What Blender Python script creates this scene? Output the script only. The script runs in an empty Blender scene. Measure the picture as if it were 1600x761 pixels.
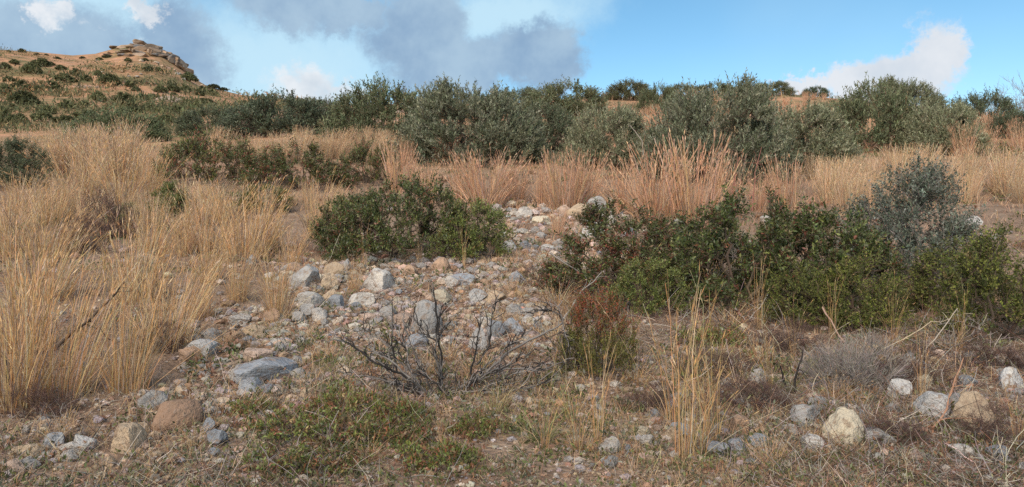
import bpy, math
import numpy as np

R = math.radians
scene = bpy.context.scene
COL = scene.collection
F = 1111.0            # focal length in pixels of the 1600-wide picture
U0, V0, EYE = 800.0, 340.0, 1.6

# ------------------------------------------------------------------ camera
cam_data = bpy.data.cameras.new('camera')
cam_data.sensor_width = 36.0
cam_data.lens = 36.0 * F / 1600.0
cam_data.shift_y = -(380.5 - V0) / 1600.0
cam_data.clip_start = 0.05
cam_data.clip_end = 3000.0
cam = bpy.data.objects.new('camera', cam_data)
COL.objects.link(cam)
cam.location = (0, 0, EYE)
cam.rotation_euler = (R(90), 0, 0)
scene.camera = cam

# ------------------------------------------------------------------ world, sun, exposure
SUN_EL, SUN_AZ = 42.0, 205.0      # azimuth measured from +Y towards +X: behind the camera, a little left
world = bpy.data.worlds.new('World')
scene.world = world
world.use_nodes = True
wn, wl = world.node_tree.nodes, world.node_tree.links
wn.clear()
SKY_STRENGTH = 0.15
EXPOSURE = 1.0


def wmath(op, a, b=None, c=None, clamp=False):
    n = wn.new('ShaderNodeMath')
    n.operation = op
    n.use_clamp = clamp
    for i, s in enumerate((a, b, c)):
        if s is None:
            continue
        if isinstance(s, (int, float)):
            n.inputs[i].default_value = s
        else:
            wl.new(s, n.inputs[i])
    return n.outputs[0]


def wmix(fac, a, b):
    n = wn.new('ShaderNodeMix')
    n.data_type = 'RGBA'
    if isinstance(fac, (int, float)):
        n.inputs[0].default_value = fac
    else:
        wl.new(fac, n.inputs[0])
    for i, s in ((6, a), (7, b)):
        if isinstance(s, tuple):
            n.inputs[i].default_value = (*s, 1)
        else:
            wl.new(s, n.inputs[i])
    return n.outputs[2]


def wstep(x, lo, hi):
    n = wn.new('ShaderNodeMapRange')
    n.interpolation_type = 'SMOOTHSTEP'
    wl.new(x, n.inputs[0])
    n.inputs[1].default_value = lo
    n.inputs[2].default_value = hi
    return n.outputs[0]


sky = wn.new('ShaderNodeTexSky')
sky.sky_type = 'NISHITA'
sky.sun_disc = False
sky.sun_elevation = R(SUN_EL)
sky.sun_rotation = R(SUN_AZ)
sky.air_density = 1.0
sky.dust_density = 0.2
sky.ozone_density = 3.0
hsv = wn.new('ShaderNodeHueSaturation')
hsv.inputs['Hue'].default_value = 0.485
hsv.inputs['Saturation'].default_value = 1.14
hsv.inputs['Value'].default_value = 0.52
wl.new(sky.outputs[0], hsv.inputs['Color'])

tc = wn.new('ShaderNodeTexCoord')
sep = wn.new('ShaderNodeSeparateXYZ')
wl.new(tc.outputs['Generated'], sep.inputs[0])
az = wmath('ARCTAN2', sep.outputs[0], sep.outputs[1])
el = wmath('ARCSINE', sep.outputs[2])


def wnoise(scale, detail, rough=0.55, off=0.0):
    m = wn.new('ShaderNodeVectorMath')
    m.operation = 'ADD'
    wl.new(tc.outputs['Generated'], m.inputs[0])
    m.inputs[1].default_value = (off, off * 1.7, off * 0.3)
    n = wn.new('ShaderNodeTexNoise')
    wl.new(m.outputs[0], n.inputs['Vector'])
    n.inputs['Scale'].default_value = scale
    n.inputs['Detail'].default_value = detail
    n.inputs['Roughness'].default_value = rough
    return n


nb = wnoise(8.0, 7.0, 0.70)
dirv = wn.new('ShaderNodeCombineXYZ')
wl.new(az, dirv.inputs[0])
wl.new(el, dirv.inputs[1])
warp = wn.new('ShaderNodeVectorMath')
warp.operation = 'MULTIPLY_ADD'           # noise colour * amount + (direction - amount / 2)
wl.new(nb.outputs['Color'], warp.inputs[0])
warp.inputs[1].default_value = (0.18, 0.14, 0.0)
ctr = wn.new('ShaderNodeVectorMath')
ctr.operation = 'SUBTRACT'
wl.new(dirv.outputs[0], ctr.inputs[0])
ctr.inputs[1].default_value = (0.09, 0.07, 0.0)
wl.new(ctr.outputs[0], warp.inputs[2])


def blobs(items):
    """nearest of several soft ellipses given as (u, v, ru, rv) in picture pixels, placed as directions in the sky"""
    out = None
    for (u, v, ru, rv) in items:
        a0 = math.atan((u - U0) / F)
        e0 = math.atan((V0 - v) / F * math.cos(a0))
        sx, sy = F / (ru * math.cos(a0) ** 2), F / rv
        m = wn.new('ShaderNodeVectorMath')
        m.operation = 'MULTIPLY_ADD'
        wl.new(warp.outputs[0], m.inputs[0])
        m.inputs[1].default_value = (sx, sy, 0)
        m.inputs[2].default_value = (-a0 * sx, -e0 * sy, 0)
        q = wn.new('ShaderNodeVectorMath')
        q.operation = 'LENGTH'
        wl.new(m.outputs[0], q.inputs[0])
        out = q.outputs['Value'] if out is None else wmath('MINIMUM', out, q.outputs['Value'])
    return wmath('SUBTRACT', 1.0, out)


def K(r, g, b):       # a colour as the eye reads it (0-255) -> sky radiance before strength and exposure
    f = [((c / 255 + .055) / 1.055) ** 2.4 for c in (r, g, b)]
    return tuple(c / SKY_STRENGTH / 2 ** EXPOSURE for c in f)


col = hsv.outputs[0]
shade_n = wnoise(8.5, 5.0, 0.6, 1.3)
far = wnoise(2.3, 4.0, 0.55, 7.7)
# thin pale veil in the middle left, and loose veils all round the sky
veil = wmath('MAXIMUM', wmath('MULTIPLY', wstep(blobs([(460, 110, 300, 150), (780, 20, 200, 80), (120, 30, 330, 130)]), -0.1, 0.8), 0.85),
             wmath('MULTIPLY', wstep(far.outputs[0], 0.42, 0.8), 0.18))
col = wmix(veil, col, K(203, 236, 252))
# heavier grey clouds; outside the picture the same kind goes on
away = wmath('MAXIMUM', wstep(el, 0.36, 0.6), wstep(wmath('ABSOLUTE', az), 0.72, 1.0))
rest = wmath('MULTIPLY', wstep(far.outputs[0], 0.50, 0.66), away)
grey_d = blobs([(655, 35, 95, 100), (720, 100, 135, 52), (835, 95, 80, 62), (470, -5, 110, 55), (555, 20, 45, 40),
                (70, 85, 300, 80), (270, 90, 110, 85)])
grey = wmath('MAXIMUM', wmath('MULTIPLY', wstep(grey_d, -0.05, 0.42), 0.95), rest)
grey_col = wmix(wstep(shade_n.outputs[0], 0.32, 0.68), K(138, 168, 200), K(172, 198, 220))
col = wmix(grey, col, grey_col)
far2 = wnoise(16.0, 5.0, 0.65, 2.2)
# bright cumulus heads
white_d = blobs([(468, 134, 66, 50), (530, 152, 90, 24), (92, 28, 46, 27), (222, 20, 40, 20)])
white = wmath('MULTIPLY', wmath('MULTIPLY', wstep(white_d, -0.05, 0.45), wstep(far2.outputs[0], 0.25, 0.55)), 0.9)
col = wmix(white, col, wmix(wstep(shade_n.outputs[0], 0.3, 0.6), K(205, 215, 226), K(240, 243, 247)))
heap_d = blobs([(1428, 98, 52, 62), (1395, 130, 84, 44), (1325, 138, 60, 36), (1250, 134, 40, 22)])
heap = wmath('MULTIPLY', wstep(heap_d, -0.12, 0.36), 0.95)
heap_col = wmix(wstep(shade_n.outputs[0], 0.35, 0.65), K(212, 220, 230), K(232, 235, 240))
col = wmix(heap, col, heap_col)
bg = wn.new('ShaderNodeBackground')
bg.inputs['Strength'].default_value = SKY_STRENGTH
wl.new(col, bg.inputs['Color'])
wo = wn.new('ShaderNodeOutputWorld')
wl.new(bg.outputs[0], wo.inputs['Surface'])

sun_data = bpy.data.lights.new('sun', 'SUN')
sun_data.energy = 2.4
sun_data.angle = R(60)
sun_data.color = (1.0, 0.87, 0.72)
sun = bpy.data.objects.new('sun', sun_data)
COL.objects.link(sun)
sun.rotation_euler = (R(90 - SUN_EL), 0, R(180 - SUN_AZ))

scene.view_settings.view_transform = 'Standard'
scene.view_settings.look = 'None'
scene.view_settings.gamma = 1.0
scene.view_settings.use_curve_mapping = False
scene.view_settings.exposure = EXPOSURE
scene.cycles.use_denoising = False
scene.cycles.max_bounces = 4
scene.cycles.diffuse_bounces = 2
scene.cycles.glossy_bounces = 1
scene.cycles.transmission_bounces = 2
scene.cycles.transparent_max_bounces = 4

# ------------------------------------------------------------------ numeric helpers


def hash01(ix, iy, seed):
    h = (ix.astype(np.int64) * 374761393 + iy.astype(np.int64) * 668265263 + seed * 982451653) & 0x7fffffff
    h = ((h ^ (h >> 13)) * 1274126177) & 0x7fffffff
    h = (h ^ (h >> 16)) & 0xffffff
    return h / float(0xffffff)


def vnoise(x, y, seed=0):
    ix, iy = np.floor(x), np.floor(y)
    fx, fy = x - ix, y - iy
    fx, fy = fx * fx * (3 - 2 * fx), fy * fy * (3 - 2 * fy)
    a, b = hash01(ix, iy, seed), hash01(ix + 1, iy, seed)
    c, d = hash01(ix, iy + 1, seed), hash01(ix + 1, iy + 1, seed)
    return (a * (1 - fx) + b * fx) * (1 - fy) + (c * (1 - fx) + d * fx) * fy - 0.5


def fbm(x, y, octaves=4, seed=0):
    s, a = 0, 1.0
    for o in range(octaves):
        s = s + a * vnoise(x * 2 ** o + 13.1 * o, y * 2 ** o + 7.7 * o, seed + o)
        a *= 0.5
    return s


def unit(v):
    return v / (np.linalg.norm(v, axis=-1, keepdims=True) + 1e-9)


# ------------------------------------------------------------------ terrain height
NEAR = [(0.3, .14), (2, .27), (3.5, .40), (5, .50), (6.5, .65), (8, .83), (10, 1.09), (13, 1.52), (16, 2.0), (20, 2.75), (24, 3.55)]


def Z(d, v):
    return EYE + d * (V0 - v) / F


COLS = {
    -500: [(32, 224), (45, 205), (60, 178), (80, 142), (100, 105), (120, 72), (150, 90), (240, 140)],
    0: [(32, 224), (45, 205), (60, 180), (80, 147), (100, 112), (125, 77), (150, 88), (240, 140)],
    70: [(32, 224), (45, 205), (60, 182), (80, 152), (100, 120), (128, 84), (150, 92), (240, 140)],
    150: [(32, 224), (45, 205), (60, 184), (80, 155), (100, 126), (138, 92), (155, 95), (240, 140)],
    165: [(32, 224), (45, 205), (60, 184), (80, 155), (100, 127), (130, 97), (146, 88), (165, 93), (240, 135)],
    190: [(32, 224), (45, 205), (60, 185), (80, 155), (100, 128), (130, 96), (147, 76), (165, 86), (240, 130)],
    220: [(32, 223), (45, 205), (60, 185), (80, 156), (100, 128), (130, 96), (147, 69), (165, 83), (240, 130)],
    250: [(32, 222), (45, 205), (60, 186), (80, 158), (100, 132), (130, 102), (148, 77), (165, 90), (240, 130)],
    280: [(32, 221), (45, 204), (60, 187), (80, 160), (100, 138), (130, 113), (146, 101), (170, 110), (240, 140)],
    315: [(32, 220), (45, 203), (60, 188), (80, 164), (100, 146), (130, 134), (142, 131), (170, 139), (240, 150)],
    360: [(32, 218), (45, 202), (60, 188), (80, 168), (100, 154), (130, 145), (150, 148), (240, 160)],
    450: [(32, 214), (45, 198), (60, 184), (80, 168), (110, 158), (130, 160), (240, 180)],
    600: [(32, 210), (42, 188), (55, 172), (75, 162), (95, 168), (130, 185), (240, 215)],
    800: [(32, 208), (42, 182), (55, 163), (62, 160), (90, 172), (130, 195), (240, 225)],
    950: [(32, 208), (42, 178), (52, 153), (60, 152), (90, 170), (130, 195), (240, 225)],
    1250: [(32, 208), (42, 175), (52, 152), (60, 151), (90, 170), (130, 195), (240, 225)],
    1450: [(32, 212), (42, 188), (52, 172), (60, 170), (90, 182), (130, 200), (240, 225)],
    1600: [(32, 216), (42, 198), (52, 188), (60, 186), (90, 195), (130, 210), (240, 230)],
    2100: [(32, 220), (42, 206), (52, 198), (60, 196), (90, 200), (130, 212), (240, 230)],
}
_us = np.array(sorted(COLS))
_sg = np.linspace(math.log(0.3), math.log(600), 260)
_tab = np.zeros((len(_us), len(_sg)))
for _i, _u in enumerate(_us):
    pts = NEAR + [(d, Z(d, v)) for d, v in COLS[_u]] + [(600, 0.0)]
    _tab[_i] = np.interp(_sg, np.log([p[0] for p in pts]), [p[1] for p in pts])
_ug = np.linspace(-500, 2100, 261)
_grid = np.stack([np.interp(_ug, _us, _tab[:, k]) for k in range(len(_sg))], axis=1)
for _ in range(3):
    g = np.pad(_grid, ((2, 2), (2, 2)), mode='edge')
    g = (g[:-4] + 2 * g[1:-3] + 2 * g[2:-2] + 2 * g[3:-1] + g[4:]) / 8 if _ < 1 else g[2:-2]
    _grid = (g[:, :-4] + 2 * g[:, 1:-3] + 2 * g[:, 2:-2] + 2 * g[:, 3:-1] + g[:, 4:]) / 8


CONE = 1.5


def height(x, y):
    x, y = np.asarray(x, float), np.asarray(y, float)
    yy = np.maximum(y, 0.3)
    u = np.clip(U0 + F * x / np.maximum(yy, 4.0), -499, 2099)
    s = np.clip(np.log(yy), _sg[0], _sg[-1] - 1e-6)
    fu = (u + 500) / 10.0
    fs = (s - _sg[0]) / (_sg[1] - _sg[0])
    iu = np.clip(fu.astype(int), 0, len(_ug) - 2)
    isx = np.clip(fs.astype(int), 0, len(_sg) - 2)
    a, b = fu - iu, fs - isx
    z = (_grid[iu, isx] * (1 - a) + _grid[iu + 1, isx] * a) * (1 - b) + (_grid[iu, isx + 1] * (1 - a) + _grid[iu + 1, isx + 1] * a) * b
    z = z + np.minimum(y - 0.3, 0) * 0.09
    k = np.clip(yy / 25.0, 0.25, 1.0)
    z = z + 0.16 * k * fbm(x / 2.6, y / 2.6, 3, 11) + 0.05 * fbm(x / 0.55, y / 0.55, 3, 23) * np.clip(30 / yy, 0, 1)
    z = z + np.clip((yy - 45) / 60, 0, 1) * (1.3 * fbm(x / 14, y / 14, 4, 5) + 0.5 * fbm(x / 3.5, y / 3.5, 2, 8))
    # the rocky cone on top of the far hill
    r = np.sqrt(((x + 76.5) / 12.0) ** 2 + ((y - 147.0) / 17.0) ** 2)
    z = z + np.clip(1 - r, 0, 1) ** 1.1 * CONE
    return z


_dd = np.exp(np.linspace(math.log(1.5), math.log(230), 1500))


def ground_at(u, v, dmax=None):
    """first terrain point seen at a picture position -> (x, y, z)"""
    t = (u - U0) / F
    z = height(t * _dd, _dd)
    vt = V0 - F * (z - EYE) / _dd
    k = np.argmax(vt <= v) if (vt <= v).any() else int(np.argmin(vt))
    d = _dd[k]
    return t * d, d, float(z[k])


# ------------------------------------------------------------------ mesh helpers


class Geo:
    """collects vertices, quads, triangles and a colour for every vertex"""

    def __init__(self):
        self.v, self.q, self.t, self.c, self.n = [], [], [], [], 0

    def add(self, V, quads=None, tris=None, col=(0.5, 0.5, 0.5)):
        V = np.asarray(V, float).reshape(-1, 3)
        col = np.asarray(col, float)
        if col.ndim == 1:
            col = np.tile(col, (len(V), 1))
        self.v.append(V)
        self.c.append(col.reshape(-1, 3))
        if quads is not None and len(quads):
            self.q.append(np.asarray(quads) + self.n)
        if tris is not None and len(tris):
            self.t.append(np.asarray(tris) + self.n)
        self.n += len(V)

    def ribbons(self, P, W, side, col):
        """N strips of K centre points; W widths (N,K); side (N,3) or (N,K,3); col (N,3) or (N,K,3)"""
        N, Kp, _ = P.shape
        if side.ndim == 2:
            side = side[:, None, :]
        o = side * W[..., None] * 0.5
        V = np.stack([P - o, P + o], axis=2)
        idx = np.arange(N * Kp * 2).reshape(N, Kp, 2)
        q = np.stack([idx[:, :-1, 0], idx[:, :-1, 1], idx[:, 1:, 1], idx[:, 1:, 0]], axis=-1).reshape(-1, 4)
        c = col if col.ndim == 3 else np.repeat(col[:, None, :], Kp, axis=1)
        self.add(V, quads=q, col=np.repeat(c[:, :, None, :], 2, axis=2))

    def leaves(self, P, D, Nn, L, W, col, fold=0.25):
        side = unit(np.cross(D, Nn))
        up = unit(np.cross(side, D))
        mid = P + D * (L * 0.45)[:, None] - up * (W * fold)[:, None]
        V = np.stack([P, mid + side * (W * 0.5)[:, None] + up * (W * fold)[:, None], P + D * L[:, None], mid - side * (W * 0.5)[:, None] + up * (W * fold)[:, None]], axis=1)
        i = np.arange(len(P))[:, None] * 4
        t = np.concatenate([i + [[0, 1, 2]], i + [[0, 2, 3]]])
        self.add(V, tris=t, col=np.repeat(col[:, None, :], 4, axis=1))

    def tubes(self, P, Rr, col, sides=4):
        N, Kp, _ = P.shape
        T = np.gradient(P, axis=1)
        T = unit(T)
        ref = np.where(np.abs(T[..., 2:3]) < 0.85, np.array([0, 0, 1.0]), np.array([1.0, 0, 0]))
        A = unit(np.cross(T, ref))
        B = np.cross(T, A)
        ang = np.arange(sides) * 2 * math.pi / sides
        V = P[:, :, None, :] + Rr[:, :, None, None] * (A[:, :, None, :] * np.cos(ang)[None, None, :, None] + B[:, :, None, :] * np.sin(ang)[None, None, :, None])
        idx = np.arange(N * Kp * sides).reshape(N, Kp, sides)
        nx = np.roll(idx, -1, axis=2)
        q = np.stack([idx[:, :-1], nx[:, :-1], nx[:, 1:], idx[:, 1:]], axis=-1).reshape(-1, 4)
        c = col if col.ndim == 3 else np.repeat(col[:, None, :], Kp, axis=1)
        self.add(V, quads=q, col=np.repeat(c[:, :, None, :], sides, axis=2))

    def mesh(self, name, mat, smooth=False):
        me = bpy.data.meshes.new(name)
        V = np.concatenate(self.v)
        C = np.concatenate(self.c)
        q = np.concatenate(self.q) if self.q else np.zeros((0, 4), int)
        t = np.concatenate(self.t) if self.t else np.zeros((0, 3), int)
        me.vertices.add(len(V))
        me.vertices.foreach_set('co', V.astype(np.float32).ravel())
        loops = np.concatenate([q.ravel(), t.ravel()]).astype(np.int32)
        me.loops.add(len(loops))
        me.loops.foreach_set('vertex_index', loops)
        me.polygons.add(len(q) + len(t))
        starts = np.concatenate([np.arange(len(q)) * 4, len(q) * 4 + np.arange(len(t)) * 3]).astype(np.int32)
        me.polygons.foreach_set('loop_start', starts)
        if smooth:
            me.polygons.foreach_set('use_smooth', np.ones(len(q) + len(t), bool))
        else:
            me.polygons.foreach_set('use_smooth', np.zeros(len(q) + len(t), bool))
        me.update(calc_edges=True)
        a = me.color_attributes.new('Col', 'FLOAT_COLOR', 'POINT')
        a.data.foreach_set('color', np.concatenate([C, np.ones((len(C), 1))], axis=1).astype(np.float32).ravel())
        me.materials.append(mat)
        return me


def palette(rs, n, cols, jitter=0.15):
    """n colours drawn from [(r,g,b,weight), ...]"""
    c = np.array([k[:3] for k in cols], float)
    w = np.array([k[3] for k in cols], float)
    out = c[rs.choice(len(c), n, p=w / w.sum())]
    out = out * (1 + rs.normal(0, jitter, (n, 1)))
    out = out * (1 + rs.normal(0, jitter * 0.3, (n, 3)))
    return np.clip(out, 0.004, 0.9)


def obj(name, me, parent=None):
    o = bpy.data.objects.new(name, me)
    COL.objects.link(o)
    if parent is not None:
        o.parent = parent
    return o


def tag(o, label=None, cat=None, group=None, kind=None):
    for k, v in (('label', label), ('category', cat), ('group', group), ('kind', kind)):
        if v:
            o[k] = v
    return o


def copy_tree(src, parent=None):
    c = src.copy()
    COL.objects.link(c)
    c.parent = parent
    for ch in KIDS.get(src.name, []):
        copy_tree(ch, c)
    return c


KIDS = {}

# ------------------------------------------------------------------ materials


def new_mat(name):
    m = bpy.data.materials.new(name)
    m.use_nodes = True
    nt = m.node_tree
    nt.nodes.clear()
    out = nt.nodes.new('ShaderNodeOutputMaterial')
    return m, nt.nodes, nt.links, out


def plant_mat(name, rough=0.6, spec=0.25, trans=0.25, vary=0.12):
    m, n, l, out = new_mat(name)
    at = n.new('ShaderNodeAttribute')
    at.attribute_name = 'Col'
    oi = n.new('ShaderNodeObjectInfo')
    mr = n.new('ShaderNodeMapRange')
    l.new(oi.outputs['Random'], mr.inputs[0])
    mr.inputs[3].default_value = 1 - vary
    mr.inputs[4].default_value = 1 + vary
    hs = n.new('ShaderNodeHueSaturation')
    l.new(at.outputs['Color'], hs.inputs['Color'])
    l.new(mr.outputs[0], hs.inputs['Value'])
    tint = n.new('ShaderNodeMix')
    tint.data_type = 'RGBA'
    tint.blend_type = 'MULTIPLY'
    tint.inputs[0].default_value = 1.0
    l.new(hs.outputs[0], tint.inputs[6])
    l.new(oi.outputs['Color'], tint.inputs[7])
    p = n.new('ShaderNodeBsdfPrincipled')
    l.new(tint.outputs[2], p.inputs['Base Color'])
    p.inputs['Roughness'].default_value = rough
    p.inputs['Specular IOR Level'].default_value = spec
    if trans > 0:
        t = n.new('ShaderNodeBsdfTranslucent')
        l.new(tint.outputs[2], t.inputs['Color'])
        mx = n.new('ShaderNodeMixShader')
        mx.inputs[0].default_value = trans
        l.new(p.outputs[0], mx.inputs[1])
        l.new(t.outputs[0], mx.inputs[2])
        l.new(mx.outputs[0], out.inputs['Surface'])
    else:
        l.new(p.outputs[0], out.inputs['Surface'])
    return m


M_GRASS = plant_mat('dry_grass', 0.7, 0.15, 0.3)
M_LEAF = plant_mat('glossy_leaf', 0.42, 0.4, 0.22)
M_DULL = plant_mat('dull_leaf', 0.7, 0.15, 0.2)
M_WOOD = plant_mat('bark', 0.85, 0.1, 0.0)


def noise_node(n, l, vec, scale, detail=4, rough=0.6):
    t = n.new('ShaderNodeTexNoise')
    t.inputs['Scale'].default_value = scale
    t.inputs['Detail'].default_value = detail
    t.inputs['Roughness'].default_value = rough
    l.new(vec, t.inputs['Vector'])
    return t


def ramp(n, l, fac, stops):
    r = n.new('ShaderNodeValToRGB')
    e = r.color_ramp.elements
    while len(e) < len(stops):
        e.new(0.5)
    for i, (p, c) in enumerate(stops):
        e[i].position = p
        e[i].color = (*c, 1)
    l.new(fac, r.inputs[0])
    return r.outputs[0]


def mixc(n, l, fac, a, b, mode='MIX'):
    k = n.new('ShaderNodeMix')
    k.data_type = 'RGBA'
    k.blend_type = mode
    for i, s in ((0, fac), (6, a), (7, b)):
        if isinstance(s, (int, float)):
            k.inputs[i].default_value = s
        elif isinstance(s, tuple):
            k.inputs[i].default_value = (*s, 1)
        else:
            l.new(s, k.inputs[i])
    return k.outputs[2]


def stone_mat(name, use_attr):
    m, n, l, out = new_mat(name)
    tcn = n.new('ShaderNodeTexCoord')
    oi = n.new('ShaderNodeObjectInfo')
    mul = n.new('ShaderNodeVectorMath')
    mul.operation = 'ADD'
    l.new(tcn.outputs['Object'], mul.inputs[0])
    cx = n.new('ShaderNodeCombineXYZ')
    k9 = n.new('ShaderNodeMath')
    k9.operation = 'MULTIPLY'
    k9.inputs[1].default_value = 40.0
    l.new(oi.outputs['Random'], k9.inputs[0])
    for i in range(3):
        l.new(k9.outputs[0], cx.inputs[i])
    l.new(cx.outputs[0], mul.inputs[1])
    vec = mul.outputs[0]
    if use_attr:
        at = n.new('ShaderNodeAttribute')
        at.attribute_name = 'Col'
        base = at.outputs['Color']
        s = 12.0
    else:
        base = oi.outputs['Color']
        s = 2.2
    n1 = noise_node(n, l, vec, s, 6, 0.65)
    n2 = noise_node(n, l, vec, s * 3.2, 5, 0.6)
    c = mixc(n, l, 1.0, base, ramp(n, l, n1.outputs[0], [(0.25, (0.62, 0.60, 0.58)), (0.5, (1.0, 1.0, 1.0)), (0.75, (1.18, 1.12, 1.02))]), 'MULTIPLY')
    c = mixc(n, l, ramp(n, l, n2.outputs[0], [(0.55, (0, 0, 0)), (0.8, (0.35, 0.35, 0.35))]), c, (0.42, 0.40, 0.36))
    n3 = noise_node(n, l, vec, s * 2.3, 3, 0.5)
    c = mixc(n, l, ramp(n, l, n3.outputs[0], [(0.53, (0, 0, 0)), (0.66, (0.75, 0.75, 0.75))]), c, (0.25, 0.17, 0.115))
    p = n.new('ShaderNodeBsdfPrincipled')
    l.new(c, p.inputs['Base Color'])
    p.inputs['Roughness'].default_value = 0.88
    p.inputs['Specular IOR Level'].default_value = 0.2
    b = n.new('ShaderNodeBump')
    b.inputs['Strength'].default_value = 0.9
    b.inputs['Distance'].default_value = 0.04
    l.new(n2.outputs[0], b.inputs['Height'])
    l.new(b.outputs[0], p.inputs['Normal'])
    l.new(p.outputs[0], out.inputs['Surface'])
    return m


M_STONE = stone_mat('limestone', False)
M_GRAVEL = stone_mat('gravel', True)


def ground_mat():
    m, n, l, out = new_mat('stony_soil')
    geo = n.new('ShaderNodeNewGeometry')
    pos = geo.outputs['Position']
    sp = n.new('ShaderNodeSeparateXYZ')
    l.new(pos, sp.inputs[0])
    a = noise_node(n, l, pos, 1.3, 8, 0.7)
    b = noise_node(n, l, pos, 14.0, 6, 0.7)
    c = ramp(n, l, a.outputs[0], [(0.3, (0.165, 0.105, 0.072)), (0.5, (0.27, 0.185, 0.13)), (0.7, (0.37, 0.275, 0.20))])
    c = mixc(n, l, 0.75, c, ramp(n, l, b.outputs[0], [(0.3, (0.45, 0.42, 0.40)), (0.55, (1, 1, 1)), (0.75, (1.45, 1.38, 1.3))]), 'MULTIPLY')
    # beyond the stony clearing: dry grass cover with greener scrub patches
    f1 = noise_node(n, l, pos, 0.16, 6, 0.65)
    f2 = noise_node(n, l, pos, 0.55, 8, 0.75)
    far = ramp(n, l, f1.outputs[0], [(0.36, (0.15, 0.135, 0.065)), (0.46, (0.32, 0.205, 0.11)), (0.56, (0.47, 0.255, 0.145)), (0.68, (0.40, 0.28, 0.215))])
    far = mixc(n, l, 0.8, far, ramp(n, l, f2.outputs[0], [(0.3, (0.38, 0.42, 0.36)), (0.5, (0.95, 0.95, 0.95)), (0.7, (1.35, 1.28, 1.25))]), 'MULTIPLY')
    mr = n.new('ShaderNodeMapRange')
    mr.interpolation_type = 'SMOOTHSTEP'
    l.new(sp.outputs[1], mr.inputs[0])
    mr.inputs[1].default_value = 16.0
    mr.inputs[2].default_value = 30.0
    c = mixc(n, l, mr.outputs[0], c, far)
    p = n.new('ShaderNodeBsdfPrincipled')
    l.new(c, p.inputs['Base Color'])
    p.inputs['Roughness'].default_value = 0.95
    p.inputs['Specular IOR Level'].default_value = 0.1
    vo = n.new('ShaderNodeTexVoronoi')
    vo.inputs['Scale'].default_value = 26.0
    l.new(pos, vo.inputs['Vector'])
    ad = n.new('ShaderNodeMath')
    ad.operation = 'ADD'
    l.new(vo.outputs['Distance'], ad.inputs[0])
    l.new(b.outputs[0], ad.inputs[1])
    bp = n.new('ShaderNodeBump')
    bp.inputs['Strength'].default_value = 0.7
    bp.inputs['Distance'].default_value = 0.03
    l.new(ad.outputs[0], bp.inputs['Height'])
    l.new(bp.outputs[0], p.inputs['Normal'])
    l.new(p.outputs[0], out.inputs['Surface'])
    return m


# ------------------------------------------------------------------ the ground, one sheet to the horizon
def build_ground():
    nx, ny = 264, 310
    tx = np.linspace(-1, 1, nx)
    xs = 3.0 * np.sinh(tx * 5.2)                      # about +-270 m
    ty = np.linspace(0, 1, ny)
    ys = 0.6 + 3.2 * np.sinh(-1.9 + ty * 7.3)         # -10 m behind the camera to some 350 m in front
    X, Y = np.meshgrid(xs, ys)
    Zz = height(X, Y)
    V = np.stack([X, Y, Zz], axis=-1).reshape(-1, 3)
    i = np.arange(nx * ny).reshape(ny, nx)
    q = np.stack([i[:-1, :-1], i[:-1, 1:], i[1:, 1:], i[1:, :-1]], axis=-1).reshape(-1, 4)
    g = Geo()
    g.add(V, quads=q)
    o = obj('ground', g.mesh('ground', ground_mat(), smooth=True))
    tag(o, kind='structure')


build_ground()

# ------------------------------------------------------------------ stones


def ico(sub):
    import bmesh
    bm = bmesh.new()
    bmesh.ops.create_icosphere(bm, subdivisions=sub, radius=1.0)
    V = np.array([v.co[:] for v in bm.verts])
    T = np.array([[v.index for v in f.verts] for f in bm.faces])
    bm.free()
    return V, T


ICO = {k: ico(k) for k in (1, 2, 3, 4)}


def rock_shape(rs, sub, cuts=9, flat=0.65, rough=0.05, round_=0.8):
    """ball cut by random planes, roughened, then fitted to a box of 1 x 1 x 1 with its base at z = 0"""
    V, T = ICO[sub]
    V = V.copy() * np.array([1.0, rs.uniform(.65, .95), flat])
    for _ in range(cuts):
        nrm = unit(rs.normal(size=3) * np.array([1, 1, 0.9]))
        ext = (V @ nrm).max()
        d = ext * rs.uniform(round_ - 0.30, round_ + 0.05)
        over = V @ nrm - d
        V = V - np.maximum(over, 0)[:, None] * nrm * 0.96
    if rough > 0:
        for s, a in ((2.2, 1.0), (5.0, 0.5), (11.0, 0.25)):
            o = rs.uniform(0, 50)
            nn = vnoise(V[:, 0] * s + o, V[:, 1] * s + V[:, 2] * s * 1.3 + o, 3) + vnoise(V[:, 2] * s + o, V[:, 0] * s - V[:, 1] * s + o, 9)
            V = V * (1 + rough * a * nn[:, None])
    lo, hi = V.min(0), V.max(0)
    V = (V - (lo + hi) / 2) / (hi - lo)
    V[:, 2] += 0.5
    return V, T


def rock_mesh(seed, sub, **kw):
    V, T = rock_shape(np.random.default_rng(seed), sub, **kw)
    g = Geo()
    g.add(V, tris=T)
    me = g.mesh('stone', M_STONE, smooth=True)
    me.set_sharp_from_angle(angle=R(26))
    return me


ROCK_BIG = [rock_mesh(100 + i, 4, cuts=10 + i % 5, rough=0.10) for i in range(8)]
ROCK_ROUND = [rock_mesh(150 + i, 4, cuts=5, rough=0.04, round_=0.93, flat=0.8) for i in range(3)]
ROCK_CRACK = rock_mesh(173, 4, cuts=17, rough=0.13, round_=0.92, flat=0.9)
ROCK_MID = [rock_mesh(200 + i, 3, cuts=8 + i % 5, rough=0.11) for i in range(14)]
ROCK_SMALL = [rock_mesh(300 + i, 2, cuts=7, rough=0.11) for i in range(14)]

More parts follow.
